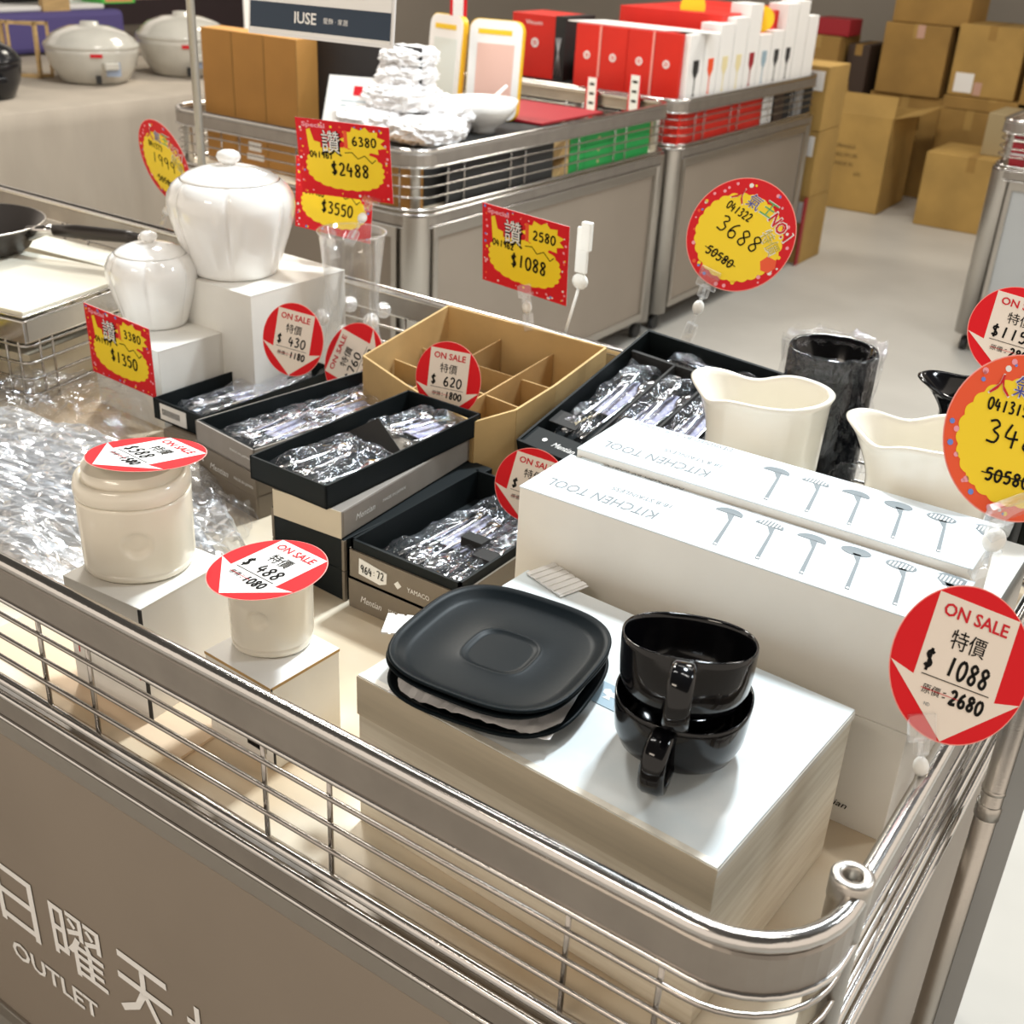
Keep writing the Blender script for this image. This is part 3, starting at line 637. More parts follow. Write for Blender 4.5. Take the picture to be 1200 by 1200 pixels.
sup2 = thing('black_gift_box', 'plain black box standing under the black jug', 'box', (-.2, .85, DZ)); B().box(-.155, 0, 0, .16, 0, .235, .001).build('body', BCARD, sup2)
jug('glossy black jug behind the cream jugs', (-.262, .925, 1.0355), .066, .088, .0, BGLOSS, handle=False)
# black canister in plastic
cc = thing('black_cylinder', 'tall black utensil holder wrapped in clear plastic between the cream jugs', 'utensil holder', (-.487, .935, DZ+.0005))
B().lathe([(.058, 0), (.062, .01), (.062, .320), (.060, .324), (.056, .322), (.055, .03)], 48).build('holder_body', BGLOSS, cc)
def wrapcyl(parent, R, z0, z1, m, amp=.006, n=70, k=34, seed=2, top=True):
    v, f = [], []
    for j in range(k+1):
        q = j/k; z = z0+(z1-z0)*q
        for i in range(n):
            a = 2*math.pi*i/n; e = noise.noise(Vector((math.cos(a)*4, math.sin(a)*4, z*30+seed)))+.6*noise.noise(Vector((math.cos(a)*9, math.sin(a)*9, z*80+seed)))
            r = R+amp*(e+.5)+(.005*max(0, (q-.8)/.2)); zz = z+(.010*e if q > .9 else .002*e); v.append((r*math.cos(a), r*math.sin(a), zz))
    for j in range(k):
        for i in range(n): f.append((j*n+i, j*n+(i+1) % n, (j+1)*n+(i+1) % n, (j+1)*n+i))
    if top:
        o = len(v)
        for jj, rr in enumerate((.93, .84)):
            for i in range(n):
                a = 2*math.pi*i/n; e = noise.noise(Vector((math.cos(a)*6, math.sin(a)*6, jj*3+seed))); v.append((R*rr*math.cos(a)*(1+.05*e), R*rr*math.sin(a)*(1+.05*e), z1-.004-.012*jj+.008*e))
        for (a0, b0) in ((k*n, o), (o, o+n)):
            for i in range(n): f.append((a0+i, a0+(i+1) % n, b0+(i+1) % n, b0+i))
    return pyd('plastic_wrap', v, f, m, parent)
wrapcyl(cc, .0635, .10, .328, FILMC)
wrapcyl(cc, .0645, .295, .330, FILMC, amp=.005, k=10, seed=9, top=False)
crm = crumple(.09, .07, .05, 16, 16, 77, FILMC, 'plastic_wrap', cc, .012); crm.location = (.075, -.03, .12)

# black cups and saucers
def squircle(a, e=.06): return 1+e*(-math.cos(4*a))
def cup(label, loc, R, H, rz):
    t = thing('cup', label, 'cup', loc, rz)
    rf = lambda a, z, k: 1-.022*math.cos(4*a)
    pr = [(.50, 0), (.55, .0), (.57, .03), (.72, .08), (.88, .22), (.96, .42), (.985, .65), (1.0, .9), (1.0, .985), (.985, 1.0), (.962, .985), (.955, .9), (.94, .65), (.88, .42), (.76, .22), (.5, .10)]
    B().lathe([(r*R, z*H) for r, z in pr], 64, rf=rf).build('cup_body', BGLOSS, t)
    b = B(); pts = [(R*.95, 0, H*.90), (R*1.20, 0, H*.94), (R*1.42, 0, H*.84), (R*1.50, 0, H*.60), (R*1.44, 0, H*.34), (R*1.22, 0, H*.20), (R*.86, 0, H*.26)]
    Q = []
    P = [Vector(p) for p in pts]
    for k in range(len(P)-1):
        a, p, q, c = P[max(k-1, 0)], P[k], P[k+1], P[min(k+2, len(P)-1)]
        for u in (0, .25, .5, .75): Q.append(.5*((2*p)+(q-a)*u+(2*a-5*p+4*q-c)*u*u+(3*p-a-3*q+c)*u**3))
    Q.append(P[-1]); prof = [(-.0105, -.003), (-.0065, -.0052), (.0065, -.0052), (.0105, -.003), (.0105, .003), (.0065, .0052), (-.0065, .0052), (-.0105, .003)]; rings = []
    for k, p in enumerate(Q):
        d = (Q[min(k+1, len(Q)-1)]-Q[max(k-1, 0)]).normalized(); u = Vector((0, 1, 0)); w = d.cross(u)
        rings.append([b.bm.verts.new(p+u*x+w*y) for x, y in prof])
    for A, C in zip(rings, rings[1:]):
        for i in range(8): b.bm.faces.new((A[i], A[(i+1) % 8], C[(i+1) % 8], C[i])).smooth = True
    b.bm.faces.new(rings[0]); b.bm.faces.new(rings[-1][::-1]); b.build('cup_handle', BGLOSS, t); return t
q = at(808, 760, z=1.085)
uc = cup('glossy black cup standing inside the lower cup, upper of the stacked pair', (q.x, q.y, 1.0245), .0600, .0640, math.atan2(-.93, .36))
uc.matrix_world = T(q.x+.004, q.y-.012, 1.0345) @ Matrix.Rotation(math.radians(-13), 4, Vector((.93, .36, 0))) @ RZ(math.atan2(-.93, .36))
cup('glossy black cup resting on the woodgrain carton, lower of the stacked pair', (q.x+.003, q.y-.004, .9828), .0610, .062, math.atan2(-.97, .20))
def saucer(label, loc, S, rz):
    t = thing('saucer', label, 'saucer', loc, rz)
    # rounded-square plate, profile by radius fraction
    def sq(a): c, s = abs(math.cos(a)), abs(math.sin(a)); return 1/((c**3.2+s**3.2)**(1/3.2))
    pr = [(.55, 0), (.62, .0), (.66, .002), (.90, .008), (.985, .0128), (1.0, .0145), (.995, .0160), (.97, .0163), (.92, .0140), (.86, .0095), (.80, .0078), (.40, .0062), (.375, .0068), (.355, .0070), (.335, .0064), (.31, .0052), (.28, .0050)]
    B().lathe([(r*S, z) for r, z in pr], 96, rf=lambda a, z, k: sq(a), cap1=True).build('saucer_body', BSATIN, t); return t
sc = at(588, 742, z=1.032); az = math.radians(6)
for k in range(3):
    saucer(('black rounded-square saucer at the bottom of the pile on the woodgrain carton', 'black rounded-square saucer in the middle of the pile', 'black rounded-square saucer on top of the pile with an empty well')[k], (sc.x+(.004, -.003, 0)[k], sc.y+(-.006, .002, 0)[k], .9828+(.0, .0135, .0225)[k]), 0.096, az+(.06, -.03, 0)[k])
def paper(label, c, w, d, z, rz, seed):
    v, f = [], []; n = 24
    for j in range(n+1):
        for i in range(n+1):
            u, q = i/n-.5, j/n-.5; e = noise.noise(Vector((u*9, q*9, seed)))
            v.append((u*w*(1+.03*e), q*d*(1+.03*e), .0012*math.sin(u*90)+.0016*e))
    for j in range(n):
        for i in range(n): a = j*(n+1)+i; f.append((a, a+1, a+n+2, a+n+1))
    o = pyd('paper_sheet', v, f, WRAP); o.location = (c.x, c.y, z); o.rotation_euler = (0, 0, rz); tag(o, label, 'paper')
    m = o.modifiers.new('s', 'SOLIDIFY'); m.thickness = .0006
paper('crinkled white paper sheet between the black saucers', Vector((sc.x+.006, sc.y-.006, 0)), .163, .160, .9958+.0008, az+.1, 3)
cp = thing('corrugated_card', 'white corrugated card sticking out behind the left edge of saucers', 'card', (at(460, 738, z=.984)[0]+.03, at(460, 738, z=.984)[1]+.028, .9835), .5)
b = B()
for k in range(10): b.box(-.05+k*.01, -.043+k*.01, -.018, .018, 0, .002)
b.box(-.05, .05, -.018, .018, -.0003, .0005).build('corrugation', TWHITE, cp)
cp = thing('corrugated_card', 'white corrugated card sticking out behind the saucers beside the kitchen tool box', 'card', (-.565, .36, .9835), -.3)
b = B()
for k in range(6): b.box(-.03+k*.01, -.023+k*.01, -.02, .02, 0, .002)
b.box(-.03, .03, -.02, .02, -.0003, .0005).build('corrugation', TWHITE, cp)

# glass vase with crystal balls
va = thing('glass_vase', 'tall clear glass vase hung with crystal balls beside the large jar', 'vase', (-1.405, .965, DZ+.0005))
B().lathe([(.085, 0), (.088, .004), (.074, .05), (.050, .12), (.046, .16), (.050, .22), (.060, .31), (.063, .315), (.061, .315), (.048, .22), (.044, .16), (.048, .12), (.072, .052), (.083, .01)], 48).build('vase_body', GLASS, va)
B().tube([(.062*math.cos(2*math.pi*i/40), .062*math.sin(2*math.pi*i/40), .315) for i in range(40)], .0018, 6, True).build('vase_rim', GLASS, va)
CRY = film_mat('crystal', (1, 1, 1), .45, .05, 1, 140)
for k, (a, z) in enumerate(((-1.9, .165), (-2.9, .15), (-1.1, .145), (-.3, .165), (-3.9, .16), (1.2, .16))):
    o = B().sphere((0, 0, 0), .0155, n=10, flat=True).build('crystal_ball', CRY, va); o.location = (.064*math.cos(a), .064*math.sin(a), z)
    B().tube([(.055*math.cos(a), .055*math.sin(a), .25), (.064*math.cos(a), .064*math.sin(a), z+.014)], .0006, 4).build('bead_string', GLASS, va)

# frying pan, rack boxes and plastic pile at left
rk = thing('wire_rack', 'low chrome wire rack stacked beside the small jar box, below the frying pan', 'rack', (-1.80, .545, DZ+.0005), math.radians(10))
rk.scale = (1, 1, 1.33)
for z in (.012, .035, .058, .082): B().tube([(x, y, z) for x, y in rrect(-.50, 0, 0, .31, .02, 5)], .0025, 6, True).build('rack_wire', WIRE, rk)
for x, y in ((-.02, 0), (-.05, 0), (-.25, 0), (-.45, 0), (-.48, 0), (0, .03), (0, .06), (0, .25), (0, .28)): B().tube([(x, y, .0), (x, y, .115)], .0025, 6).build('rack_wire', WIRE, rk)
B().box(-.505, .005, -.005, .0, .088, .12, .002).box(0, .005, 0, .315, .088, .12, .002).box(-.505, .005, .31, .315, .088, .12, .002).build('rack_rim', CHROME, rk)
B().box(-.46, -.03, .03, .28, .004, .06).build('packed_tray', mat('beige_pack', (.70, .62, .48), .5), rk)
tb = thing('white_board', 'pale serving board lying on the wire rack beneath the frying pan', 'board', (-1.80, .545, DZ+.1615), math.radians(10))
B().box(-.495, -.005, .005, .30, 0, .012, .002).build('board_top', mat('pale_laminate', (.80, .76, .64), .4), tb)
B().box(-.498, -.002, .002, .303, -.0, .004, .001).build('metal_edge', CHROME, tb)
tb2 = thing('white_board', 'second pale board behind the frying pan handle', 'board', (-1.93, .93, DZ+.001), math.radians(4))
B().box(-.5, 0, 0, .09, 0, .13, .002).build('board_top', mat('pale_laminate', (.80, .76, .64), .4), tb2)
fp = thing('frying_pan', 'dark frying pan with black handle on the boards at left edge', 'frying pan', (-2.23, .725, DZ+.1745))
B().lathe([(.105, 0), (.115, .004), (.150, .055), (.1515, .058), (.149, .058), (.112, .008), (.02, .006)], 56, cap1=True).build('pan_body', IRON, fp)
B().tube([(.151*math.cos(2*math.pi*i/56), .151*math.sin(2*math.pi*i/56), .057) for i in range(56)], .002, 6, True).build('pan_rim', STEEL, fp)
hd = nrm((.93, .36, 0)); 
B().tube([hd*.142+Vector((0, 0, .045)), hd*.175+Vector((0, 0, .055)), hd*.20+Vector((0, 0, .058))], .012, 10, rr=[.015, .011, .011]).build('handle_ferrule', CHROME, fp)
ph = B().tube([hd*.20+Vector((0, 0, .058)), hd*.25+Vector((0, 0, .060)), hd*.36+Vector((0, 0, .062)), hd*.385+Vector((0, 0, .062))], .013, 12, rr=[.011, .014, .013, .009]).build('pan_handle', IRON, fp)
B().sphere(tuple(hd*.387+Vector((0, 0, .062))), .007, n=10).build('hanging_tip', CHROME, ph)
B().sphere((.06, .0, .008), .004, n=8).build('rivet', CHROME, fp)
bk = thing('wire_basket', 'small chrome wire basket box with yellow goods at left edge', 'basket', (-1.76, .36, DZ+.0005), math.radians(20))
for z in (.01, .05, .09, .13): B().tube([(x, y, z) for x, y in rrect(-.40, 0, 0, .30, .01, 4)], .004, 6, True).build('basket_wire', WIRE, bk)
for x, y in ((0, 0), (-.03, 0), (-.2, 0), (-.4, 0), (0, .3), (0, .15)): B().tube([(x, y, 0), (x, y, .14)], .006, 8).build('basket_post', CHROME, bk)
B().box(-.38, -.01, .01, .28, .11, .15, .004).build('yellow_pack', mat('yellow_pack', (.75, .55, .05), .5), bk)
bk.location = (-1.90, .20, DZ+.0005); bk.rotation_euler = (0, 0, 0)

pl = thing('wrapped_bundle', 'long cloudy plastic wrapped bundle of metal goods on left part of nearest cart', 'bundle', (-1.53, .29, DZ+.001), math.radians(10))
for k, (y, z, r) in enumerate(((-.11, .02, .02), (-.055, .026, .022), (0.0, .03, .024), (.06, .022, .02), (.11, .02, .018))):
    B().tube([(-.28, y, z), (-.05, y+.01, z+.004), (.20, y-.005, z)], r, 10, rr=[r, r, r*.7]).build('metal_item', mat('grey_alloy', (.50, .52, .55), .35, .6), pl)
crumple(.62, .42, .050, 50, 70, 3, FILMW, 'plastic_wrap', pl, .010, st=(.28, 1.1)); crumple(.58, .38, .050, 46, 60, 8, FILMW, 'plastic_wrap', pl, .012, st=(.35, 1.0))
pl2 = thing('wrapped_bundle', 'second cloudy plastic wrapped bundle behind the tall cream canister', 'bundle', (-1.17, .36, DZ+.001), math.radians(-30))
B().tube([(-.07, 0, .02), (.06, .01, .02)], .012, 10).build('metal_item', MATS['grey_alloy'], pl2)
crumple(.20, .13, .035, 24, 18, 13, FILMW, 'plastic_wrap', pl2, .012)
pl3 = thing('wrapped_bundle', 'thin clear plastic bag lying against the wire rack', 'bundle', (-1.70, .53, DZ+.001), math.radians(25))
crumple(.34, .22, .055, 30, 24, 17, FILM, 'plastic_wrap', pl3, .012)
pl4 = thing('wrapped_bundle', 'crumpled brown-tinted plastic in front of the taupe box stack', 'bundle', (-1.215, .43, DZ+.001), math.radians(30))
crumple(.13, .07, .035, 18, 12, 23, FILM, 'plastic_wrap', pl4, .010)
bs = tag(B().box(-.30, .30, -.13, .13, 0, .004).build('card_sheet', mat('peach_card', (.78, .60, .42), .6)), 'peach coloured card lying on the deck behind the front wires', 'card'); bs.location = (-1.02, .115, DZ+.0005)
bs.scale = (.62, .6, 1)

# ------------------------------------------------------------------ price tags
def tmw(c, X, Y):
    X, Y = Vector(X).normalized(), Vector(Y).normalized(); Z = X.cross(Y).normalized(); Y = Z.cross(X)
    return Matrix(((X[0], Y[0], Z[0], c[0]), (X[1], Y[1], Z[1], c[1]), (X[2], Y[2], Z[2], c[2]), (0, 0, 0, 1)))
def clip(t, p0, p1, knob=True, s=1.0):
    """clear plastic clip from p0 (on the card) down to p1 (on its support), built in the tag's own frame"""
    inv = t.matrix_world.inverted(); a, b_ = inv @ Vector(p0), inv @ Vector(p1); d = b_-a; L = d.length; d.normalize()
    q = d.to_track_quat('-Z', 'Y').to_matrix().to_4x4(); m0 = T(*a) @ q; mid = T(*(a+d*L*.45)) @ q; m1 = T(*b_) @ q
    cl = B().tube([a+d*.012*s, a+d*(L-.010*s)], .0024*s, 8).build('clip', CLEAR, t)
    B().box(-.013*s, .013*s, -.0022*s, .0026*s, -.010*s, .014*s, .0004, m0).build('clip_jaw', CLEAR, cl)
    B().box(-.006*s, .006*s, -.004*s, .004*s, -.022*s, -.008*s, .001, m0).build('clip_hinge', CLEAR, cl)
    if knob: B().sphere((0, 0, 0), .0072*s, 1, .9, 1.25, 14).build('clip_knob', MILK, cl).matrix_local = mid
    B().box(-.007*s, .007*s, -.004*s, .004*s, -.004*s, .022*s, .0012, m1).build('clip_base', CLEAR, cl)
def sale_tag(label, P, price, old, group=None, clip_to=None, clipk=1, was=True, cut=False):
    c, X, Y, r, _ = P; t = thing('sale_tag', label, 'price tag', mw=tmw(c, X, Y), group=group)
    B().poly(circ(1.0*r, 64), -.0005, .0004).build('card_rim', PINKRIM, t)
    B().poly(circ(.985*r, 64), -.0001, .0004).build('card', RED, t); B().poly(circ(.99*r, 48), -.0008, .0003).build('card_back', TWHITE, t)
    cr = math.sqrt(1-.62**2)
    ar = [(-.62, cr), (.62, cr), (.62, -.36), (.93, -.30), (.0, -.97), (-.93, -.30), (-.62, -.36)]
    ar = [(-.60, .78), (.60, .78), (.60, -.30), (.96, -.22), (.04, -.98), (-.96, -.22), (-.60, -.30)]
    B().poly([(x*r, y*r) for x, y in ar], .0003, .0003).build('white_arrow', SCREAM if not cut else TWHITE, t)
    text('ON SALE', t, TRED, 0, .60*r, .96*r, .17*r, None, 'sale_lettering', .0010, bold=.02)
    text('特價', t, INK, 0, .28*r, .52*r, .25*r, None, 'sale_lettering', .0010, bold=.002)
    n = len(price); cw = .20*r
    hand(price, t, INK, -.52*r if n > 5 else -.50*r, -.06*r, .98*r/max(n, 5), .24*r, .042*r, z=.0010)
    B().box(-.5*r, .5*r, -.262*r, -.250*r, .0008, .0010).build('printed_rule', INK, t)
    text('原價', t, INK, -.30*r, -.42*r, .26*r, .12*r, None, 'sale_lettering', .0010)
    hand(':'+old, t, INK, -.15*r, -.42*r, .13*r, .17*r, .042*r, z=.0010)
    B().box(-.45*r, .1*r, -.425*r, -.417*r, .0009, .0011).build('strike_line', TRED, t)
    if clip_to is not None: clip(t, t.matrix_world @ Vector((clip_to[1]*r, -.92*r, .001)) if isinstance(clip_to, tuple) and not hasattr(clip_to, 'x') and len(clip_to) == 2 else t.matrix_world @ Vector((0, -.92*r, .001)), clip_to[0] if len(clip_to) == 2 else clip_to, s=clipk)
    return t
TG = {
'front':((-0.1324,0.3304,1.0742),(0.7478,0.5568,-0.3616),(-0.0324,0.5746,0.8178),0.0702,0.0702),
'big':((-0.1579,0.5000,1.2268),(0.7903,0.5767,-0.2068),(-0.1051,0.4601,0.8816),0.0783,0.0783),
't1150':((-0.2456,0.8500,1.2217),(0.9078,0.3741,-0.1898),(-0.0543,0.5534,0.8312),0.0571,0.0571),
't3688':((-0.7106,1.0795,1.2156),(0.9350,-0.0978,-0.3409),(0.3517,0.3790,0.8560),0.0874,0.0874),
't1999':((-2.0846,1.1195,1.1176),(0.9761,-0.0983,-0.1938),(0.1664,-0.2358,0.9574),0.0934,0.0934),
't430':((-1.3480,0.7498,0.9796),(0.9898,0.1348,-0.0454),(0.0094,0.2564,0.9665),0.0617,0.0617),
't760':((-1.3106,0.8597,0.9213),(0.1719,0.4011,0.8997),(-0.9824,0.1371,0.1266),0.0685,0.0685),
't620':((-1.0181,0.7498,0.9934),(0.9923,0.1208,0.0268),(-0.0526,0.2155,0.9751),0.0582,0.0582),
'tkit':((-0.7726,0.6199,0.9376),(0.9610,0.2452,-0.1280),(0.0380,0.3414,0.9392),0.0517,0.0517),
't588':((-0.9741,0.1440,1.0901),(0.9766,-0.1886,0.1036),(0.1978,0.9763,-0.0878),0.0650,0.0650),
't488':((-0.7935,0.1439,1.0105),(0.9874,-0.1411,0.0720),(0.1374,0.9891,0.0538),0.0641,0.0641),
'y2488':((-1.4414,0.9897,1.2307),(0.9373,0.3480,-0.0196),(0.0942,-0.1987,0.9755),0.0877,0.0702),
'y3550':((-1.5164,1.0399,1.1417),(0.9584,0.2692,-0.0945),(0.1100,-0.0429,0.9930),0.0800,0.0680),
'y1088':((-1.0797,1.0392,1.1223),(0.9981,-0.0046,-0.0610),(0.0597,-0.1476,0.9872),0.0889,0.0711),
'y1350':((-1.6011,0.5913,0.9405),(0.9938,0.0604,-0.0934),(0.0987,-0.0929,0.9908),0.0774,0.0658)}
ft = sale_tag('round red sale tag priced 1088 clipped to right rail, nearest the camera', TG['front'], '$ 1088', '2680', clip_to=(at(1078, 950, x=-.124), -.25), clipk=1.0)
text('ND', ft, GINK, -.30*.07, -.60*.07, .006, .003, None, 'sale_lettering', .001)
sale_tag('round red sale tag priced 1150 above the black jug at right edge', TG['t1150'], '$1150', '2800')
sale_tag('round red sale tag priced 430 at the back of the barcode tray', TG['t430'], '$ 430', '1180')
sale_tag('round red sale tag priced 760 tilted sideways, between the 430 and 620 tags', TG['t760'], '$760', '1580')
sale_tag('round red sale tag priced 620 at the far end of the front black tray', TG['t620'], '$ 620', '1800')
sale_tag('round red sale tag half hidden behind the nearer kitchen tool box', TG['tkit'], '$ 230', '590')
sale_tag('round red sale tag priced 588 lying on the tall cream canister', TG['t588'], '$588', '1580', cut=True)
sale_tag('round red sale tag priced 488 lying on the short cream canister', TG['t488'], '$ 488', '1080', cut=True)
def scal(rx, ry, n=22, amp=.05, p=2.4):
    pts = []
    for i in range(n*6):
        a = 2*math.pi*i/(n*6); c, s = math.cos(a), math.sin(a); k = (abs(c)**p+abs(s)**p)**(-1/p)*(1+amp*abs(math.sin(a*n/2))-amp*.6); pts.append((rx*c*k, ry*s*k))
    return pts
def dots(t, cnt, f, r0, seed):
    rnd = random.Random(seed); by = {}
    for i in range(cnt):
        x, y = f(rnd); m = rnd.choice([PINK, PINK, YEL, TWHITE, BLUE, ORNG]); by.setdefault(m.name, (m, B()))[1].poly(circ(r0*rnd.uniform(.5, 1.2), 8, x, y), .0004, .0002)
    for m, b in by.values(): b.build('printed_confetti', m, t)['kind'] = 'stuff'
def sq_tag(label, P, price, was, code, clip_to=None, small=False):
    c, X, Y, hx, hy = P; t = thing('yellow_tag', label, 'price tag', mw=tmw(c, X, Y))
    B().box(-hx, hx, -hy, hy, -.0006, .0002).build('card', YRED, t); B().box(-hx, hx, -hy, hy, -.001, -.0006).build('card_back', TWHITE, t)
    dots(t, 46, lambda r: ((r.uniform(-.95, .95)*hx, r.choice([-1, 1])*r.uniform(.85, .95)*hy) if r.random() < .5 else (r.choice([-1, 1])*r.uniform(.88, .95)*hx, r.uniform(-.95, .95)*hy)), .0022, hash(price) % 7+len(label))
    B().poly([(x, y-.22*hy) for x, y in scal(.84*hx, .56*hy)], .0002, .0003).build('price_cloud', YEL, t)
    st = []
    for i in range(22):
        a = 2*math.pi*i/22; k = 1.0 if i % 2 else .76; st.append((.42*hx+.50*hx*math.cos(a)*k, .56*hy+.38*hy*math.sin(a)*k))
    B().poly(st, .0006, .0003).build('star_burst', YEL, t)
    B().box(.02*hx, .10*hx, .35*hy, .80*hy, .0009, .0010).build('printed_bar', ORNG, t)
    text('讚', t, INK, -.27*hx+.001, .45*hy-.001, .44*hx, .66*hy, None, 'bonus_lettering', .0009, bold=.008)
    text('讚', t, TWHITE, -.27*hx, .47*hy, .38*hx, .58*hy, None, 'bonus_lettering', .0013)
    B().poly([(-.78*hx, .72*hy), (-.70*hx, .76*hy), (-.63*hx, .45*hy), (-.50*hx, .42*hy), (-.50*hx, .05*hy), (-.74*hx, .05*hy), (-.76*hx, .35*hy)], .0006, .0003).build('thumb_print', YEL, t)
    text('Special', t, PINK, -.62*hx, .84*hy, .5*hx, .16*hy, None, 'bonus_lettering', .0009, bold=.03)
    hand(was, t, INK, .20*hx, .56*hy, .135*hx, .22*hy, .035*hx)
    hand(code, t, INK, -.74*hx, .10*hy, .085*hx, .16*hy, .025*hx)
    hand('$'+price, t, INK, -.30*hx, -.22*hy, .17*hx, .32*hy, .04*hx)
    b = B()
    zz = [(.02, .22), (.18, .25), (.30, .10), (.45, .20), (.60, .02), (.68, .12)]
    for a, q in zip(zz, zz[1:]): slab(b, (a[0]*hx, a[1]*hy), (q[0]*hx, q[1]*hy), .0009, .0009, .0011, .0011, .0014)
    b.build('printed_zigzag', INK, t)
    if clip_to: clip(t, t.matrix_world @ Vector((clip_to[0]*hx, -.92*hy, .001)), clip_to[1], s=1.2)
    return t
sq_tag('square yellow bonus tag priced 2488 above the glass vase', TG['y2488'], '2488', '6380', '041961', (.55, at(410, 284, y=.93)))
sq_tag('square yellow bonus tag priced 3550 half hidden behind the 2488 tag', TG['y3550'], '3550', '6800', '041960', (-.1, at(392, 300, y=1.03)))
sq_tag('square yellow bonus tag priced 1088 above the divided kraft carton', TG['y1088'], '1088', '2580', '041962', (.05, at(620, 385, y=Rk.y)))
sq_tag('square yellow bonus tag priced 1350 leaning on the box of the small jar', TG['y1350'], '1350', '3380', '041977')
def round_tag(label, P, price, code, rim=YRED, foot='50580', clip_to=None, s=1.3):
    c, X, Y, r, _ = P; t = thing('yellow_tag', label, 'price tag', mw=tmw(c, X, Y))
    B().poly(circ(r, 64), -.0006, .0004).build('card_rim', PINKRIM, t); B().poly(circ(.985*r, 64), -.0002, .0004).build('card', rim, t); B().poly(circ(.99*r, 48), -.0009, .0003).build('card_back', TWHITE, t)
    dots(t, 34, lambda q: (lambda a, k: (k*r*math.cos(a), k*r*math.sin(a)))(q.uniform(0, 6.28), q.uniform(.84, .94)), r*.035, len(label))
    B().poly([(x, y-.06*r) for x, y in scal(.82*r, .76*r, 26, .04, 2)], .0003, .0003).build('price_cloud', YEL, t)
    cols = (TRED, mat('print_blue', (.05, .06, .35), .5), GRN)
    for i, ch in enumerate('人氣王'):
        for mm, q, bo in ((TWHITE, .0, .03), (cols[i], .0006, .0)):
            text(ch, t, mm, (-.42+.30*i)*r, (.56+.03*i)*r, .26*r*(1.1 if bo > .02 else 1), .25*r*(1.1 if bo > .02 else 1), None, 'rank_lettering', .0009+q, bold=.002 if bo else 0, shear=.1)
    text('NO.1', t, TWHITE, .54*r, .47*r, .54*r, .25*r, T(.56*r, .47*r, 0) @ RZ(-.35) @ T(-.56*r, -.47*r, 0), 'rank_lettering', .0010, bold=.06)
    text('NO.1', t, TRED, .54*r, .47*r, .50*r, .21*r, T(.56*r, .47*r, 0) @ RZ(-.35) @ T(-.56*r, -.47*r, 0), 'rank_lettering', .0014, bold=.02)
    text('特價', t, TWHITE, .55*r, .17*r, .46*r, .27*r, T(.55*r, .17*r, 0) @ RZ(-.5) @ T(-.55*r, -.17*r, 0), 'rank_lettering', .0010, bold=.01)
    text('特價', t, mat('print_olive', (.55, .45, .02), .5), .55*r, .17*r, .42*r, .24*r, T(.55*r, .17*r, 0) @ RZ(-.5) @ T(-.55*r, -.17*r, 0), 'rank_lettering', .0014)
    B().poly([(x*r, y*r) for x, y in ((.60, -.18), (.66, -.04), (.84, -.02), (.90, -.14), (.84, -.27), (.70, -.30))], .0007, .0003).build('pointing_hand_print', ORNG, t)
    hand(code, t, INK, -.52*r, .32*r, .09*r, .14*r, .025*r)
    hand(price, t, INK, -.46*r, .0, .235*r, .27*r, .028*r)
    hand(foot, t, INK, -.36*r, -.50*r, .12*r, .14*r, .03*r); B().box(-.42*r, .28*r, -.50*r, -.485*r, .0012, .0013).build('strike_line', INK, t)
    if clip_to: clip(t, t.matrix_world @ Vector((clip_to[0]*r, clip_to[2]*r, .001)), clip_to[1], s=s)
    return t
round_tag('round red and yellow tag priced 3688 above the tilted black tray', TG['t3688'], '3688', '041322', clip_to=(-.0, at(805, 398, y=1.045), -.95))
round_tag('large round orange and yellow tag at right edge above the kitchen tool boxes', TG['big'], '3488', '041315', ORNG, clip_to=(-.0, at(1150, 668, z=1.078), -.92), s=1.6)
round_tag('round red and yellow tag priced 1999 partly behind the thin pole', TG['t1999'], '1999', '041377', clip_to=(0, Vector((-2.06, 1.075, .99)), -.95))
# clear stand blade below the big tag
sp = thing('acrylic_strip', 'pair of clear fin shaped clips behind the 1088 bonus tag', 'clip', at(682, 300, y=1.12))
B().box(-.012, .012, -.003, .003, -.03, .05, .002).box(-.003, .016, -.006, .006, .01, .06, .002).build('clip_fin', MILK, sp)
B().sphere((0, 0, -.045), .016, 1, .5, .9, 10).tube([(0, 0, -.05), (0, -.04, -.135)], .003, 6).build('clip_knob', MILK, sp)

# pole and hanging sign
po = thing('sign_pole', 'thin steel pole behind the large white jar carrying the shop sign', 'pole', (-1.932, 1.09, DZ))
B().tube([(0, 0, 0), (0, 0, .85), (.03, 0, .87), (.62, 0, .87)], .0085, 14).build('pole_tube', STEEL, po)
B().lathe([(.013, .17), (.013, .20)], 16, cap1=True).build('pole_clamp', GOLD, po)
sgn = thing('hanging_sign', 'white framed sign with dark navy band at the top edge', 'sign', mw=tmw((-1.572, 1.075, 1.52), (1, -.02, .015), (-.01, .1, 1)))
B().box(-.180, .180, -.105, .105, -.004, .0).build('sign_frame', mat('sign_frame', (.72, .72, .72), .3, .6), sgn)
B().box(-.174, .174, -.099, .099, 0, .001).build('sign_face', TWHITE, sgn)
B().box(-.174, .174, -.093, -.048, .001, .0015).build('sign_band', NAVY, sgn)
text('IUSE', sgn, TWHITE, -.03, -.070, .055, .020, None, 'sign_lettering', .002, bold=.02)
text('愛飾 · 家居', sgn, TWHITE, .045, -.071, .06, .010, None, 'sign_lettering', .002)
text('www.', sgn, mat('grey_print', (.3, .3, .3), .5), .03, -.025, .03, .006, None, 'sign_lettering', .002); text('下單送到家', sgn, TRED, .09, -.027, .045, .008, None, 'sign_lettering', .002)
for x in (-.1, .1): B().tube([(x, .105, 0), (x, .150, 0)], .002, 6).build('hook', WIRE, sgn)

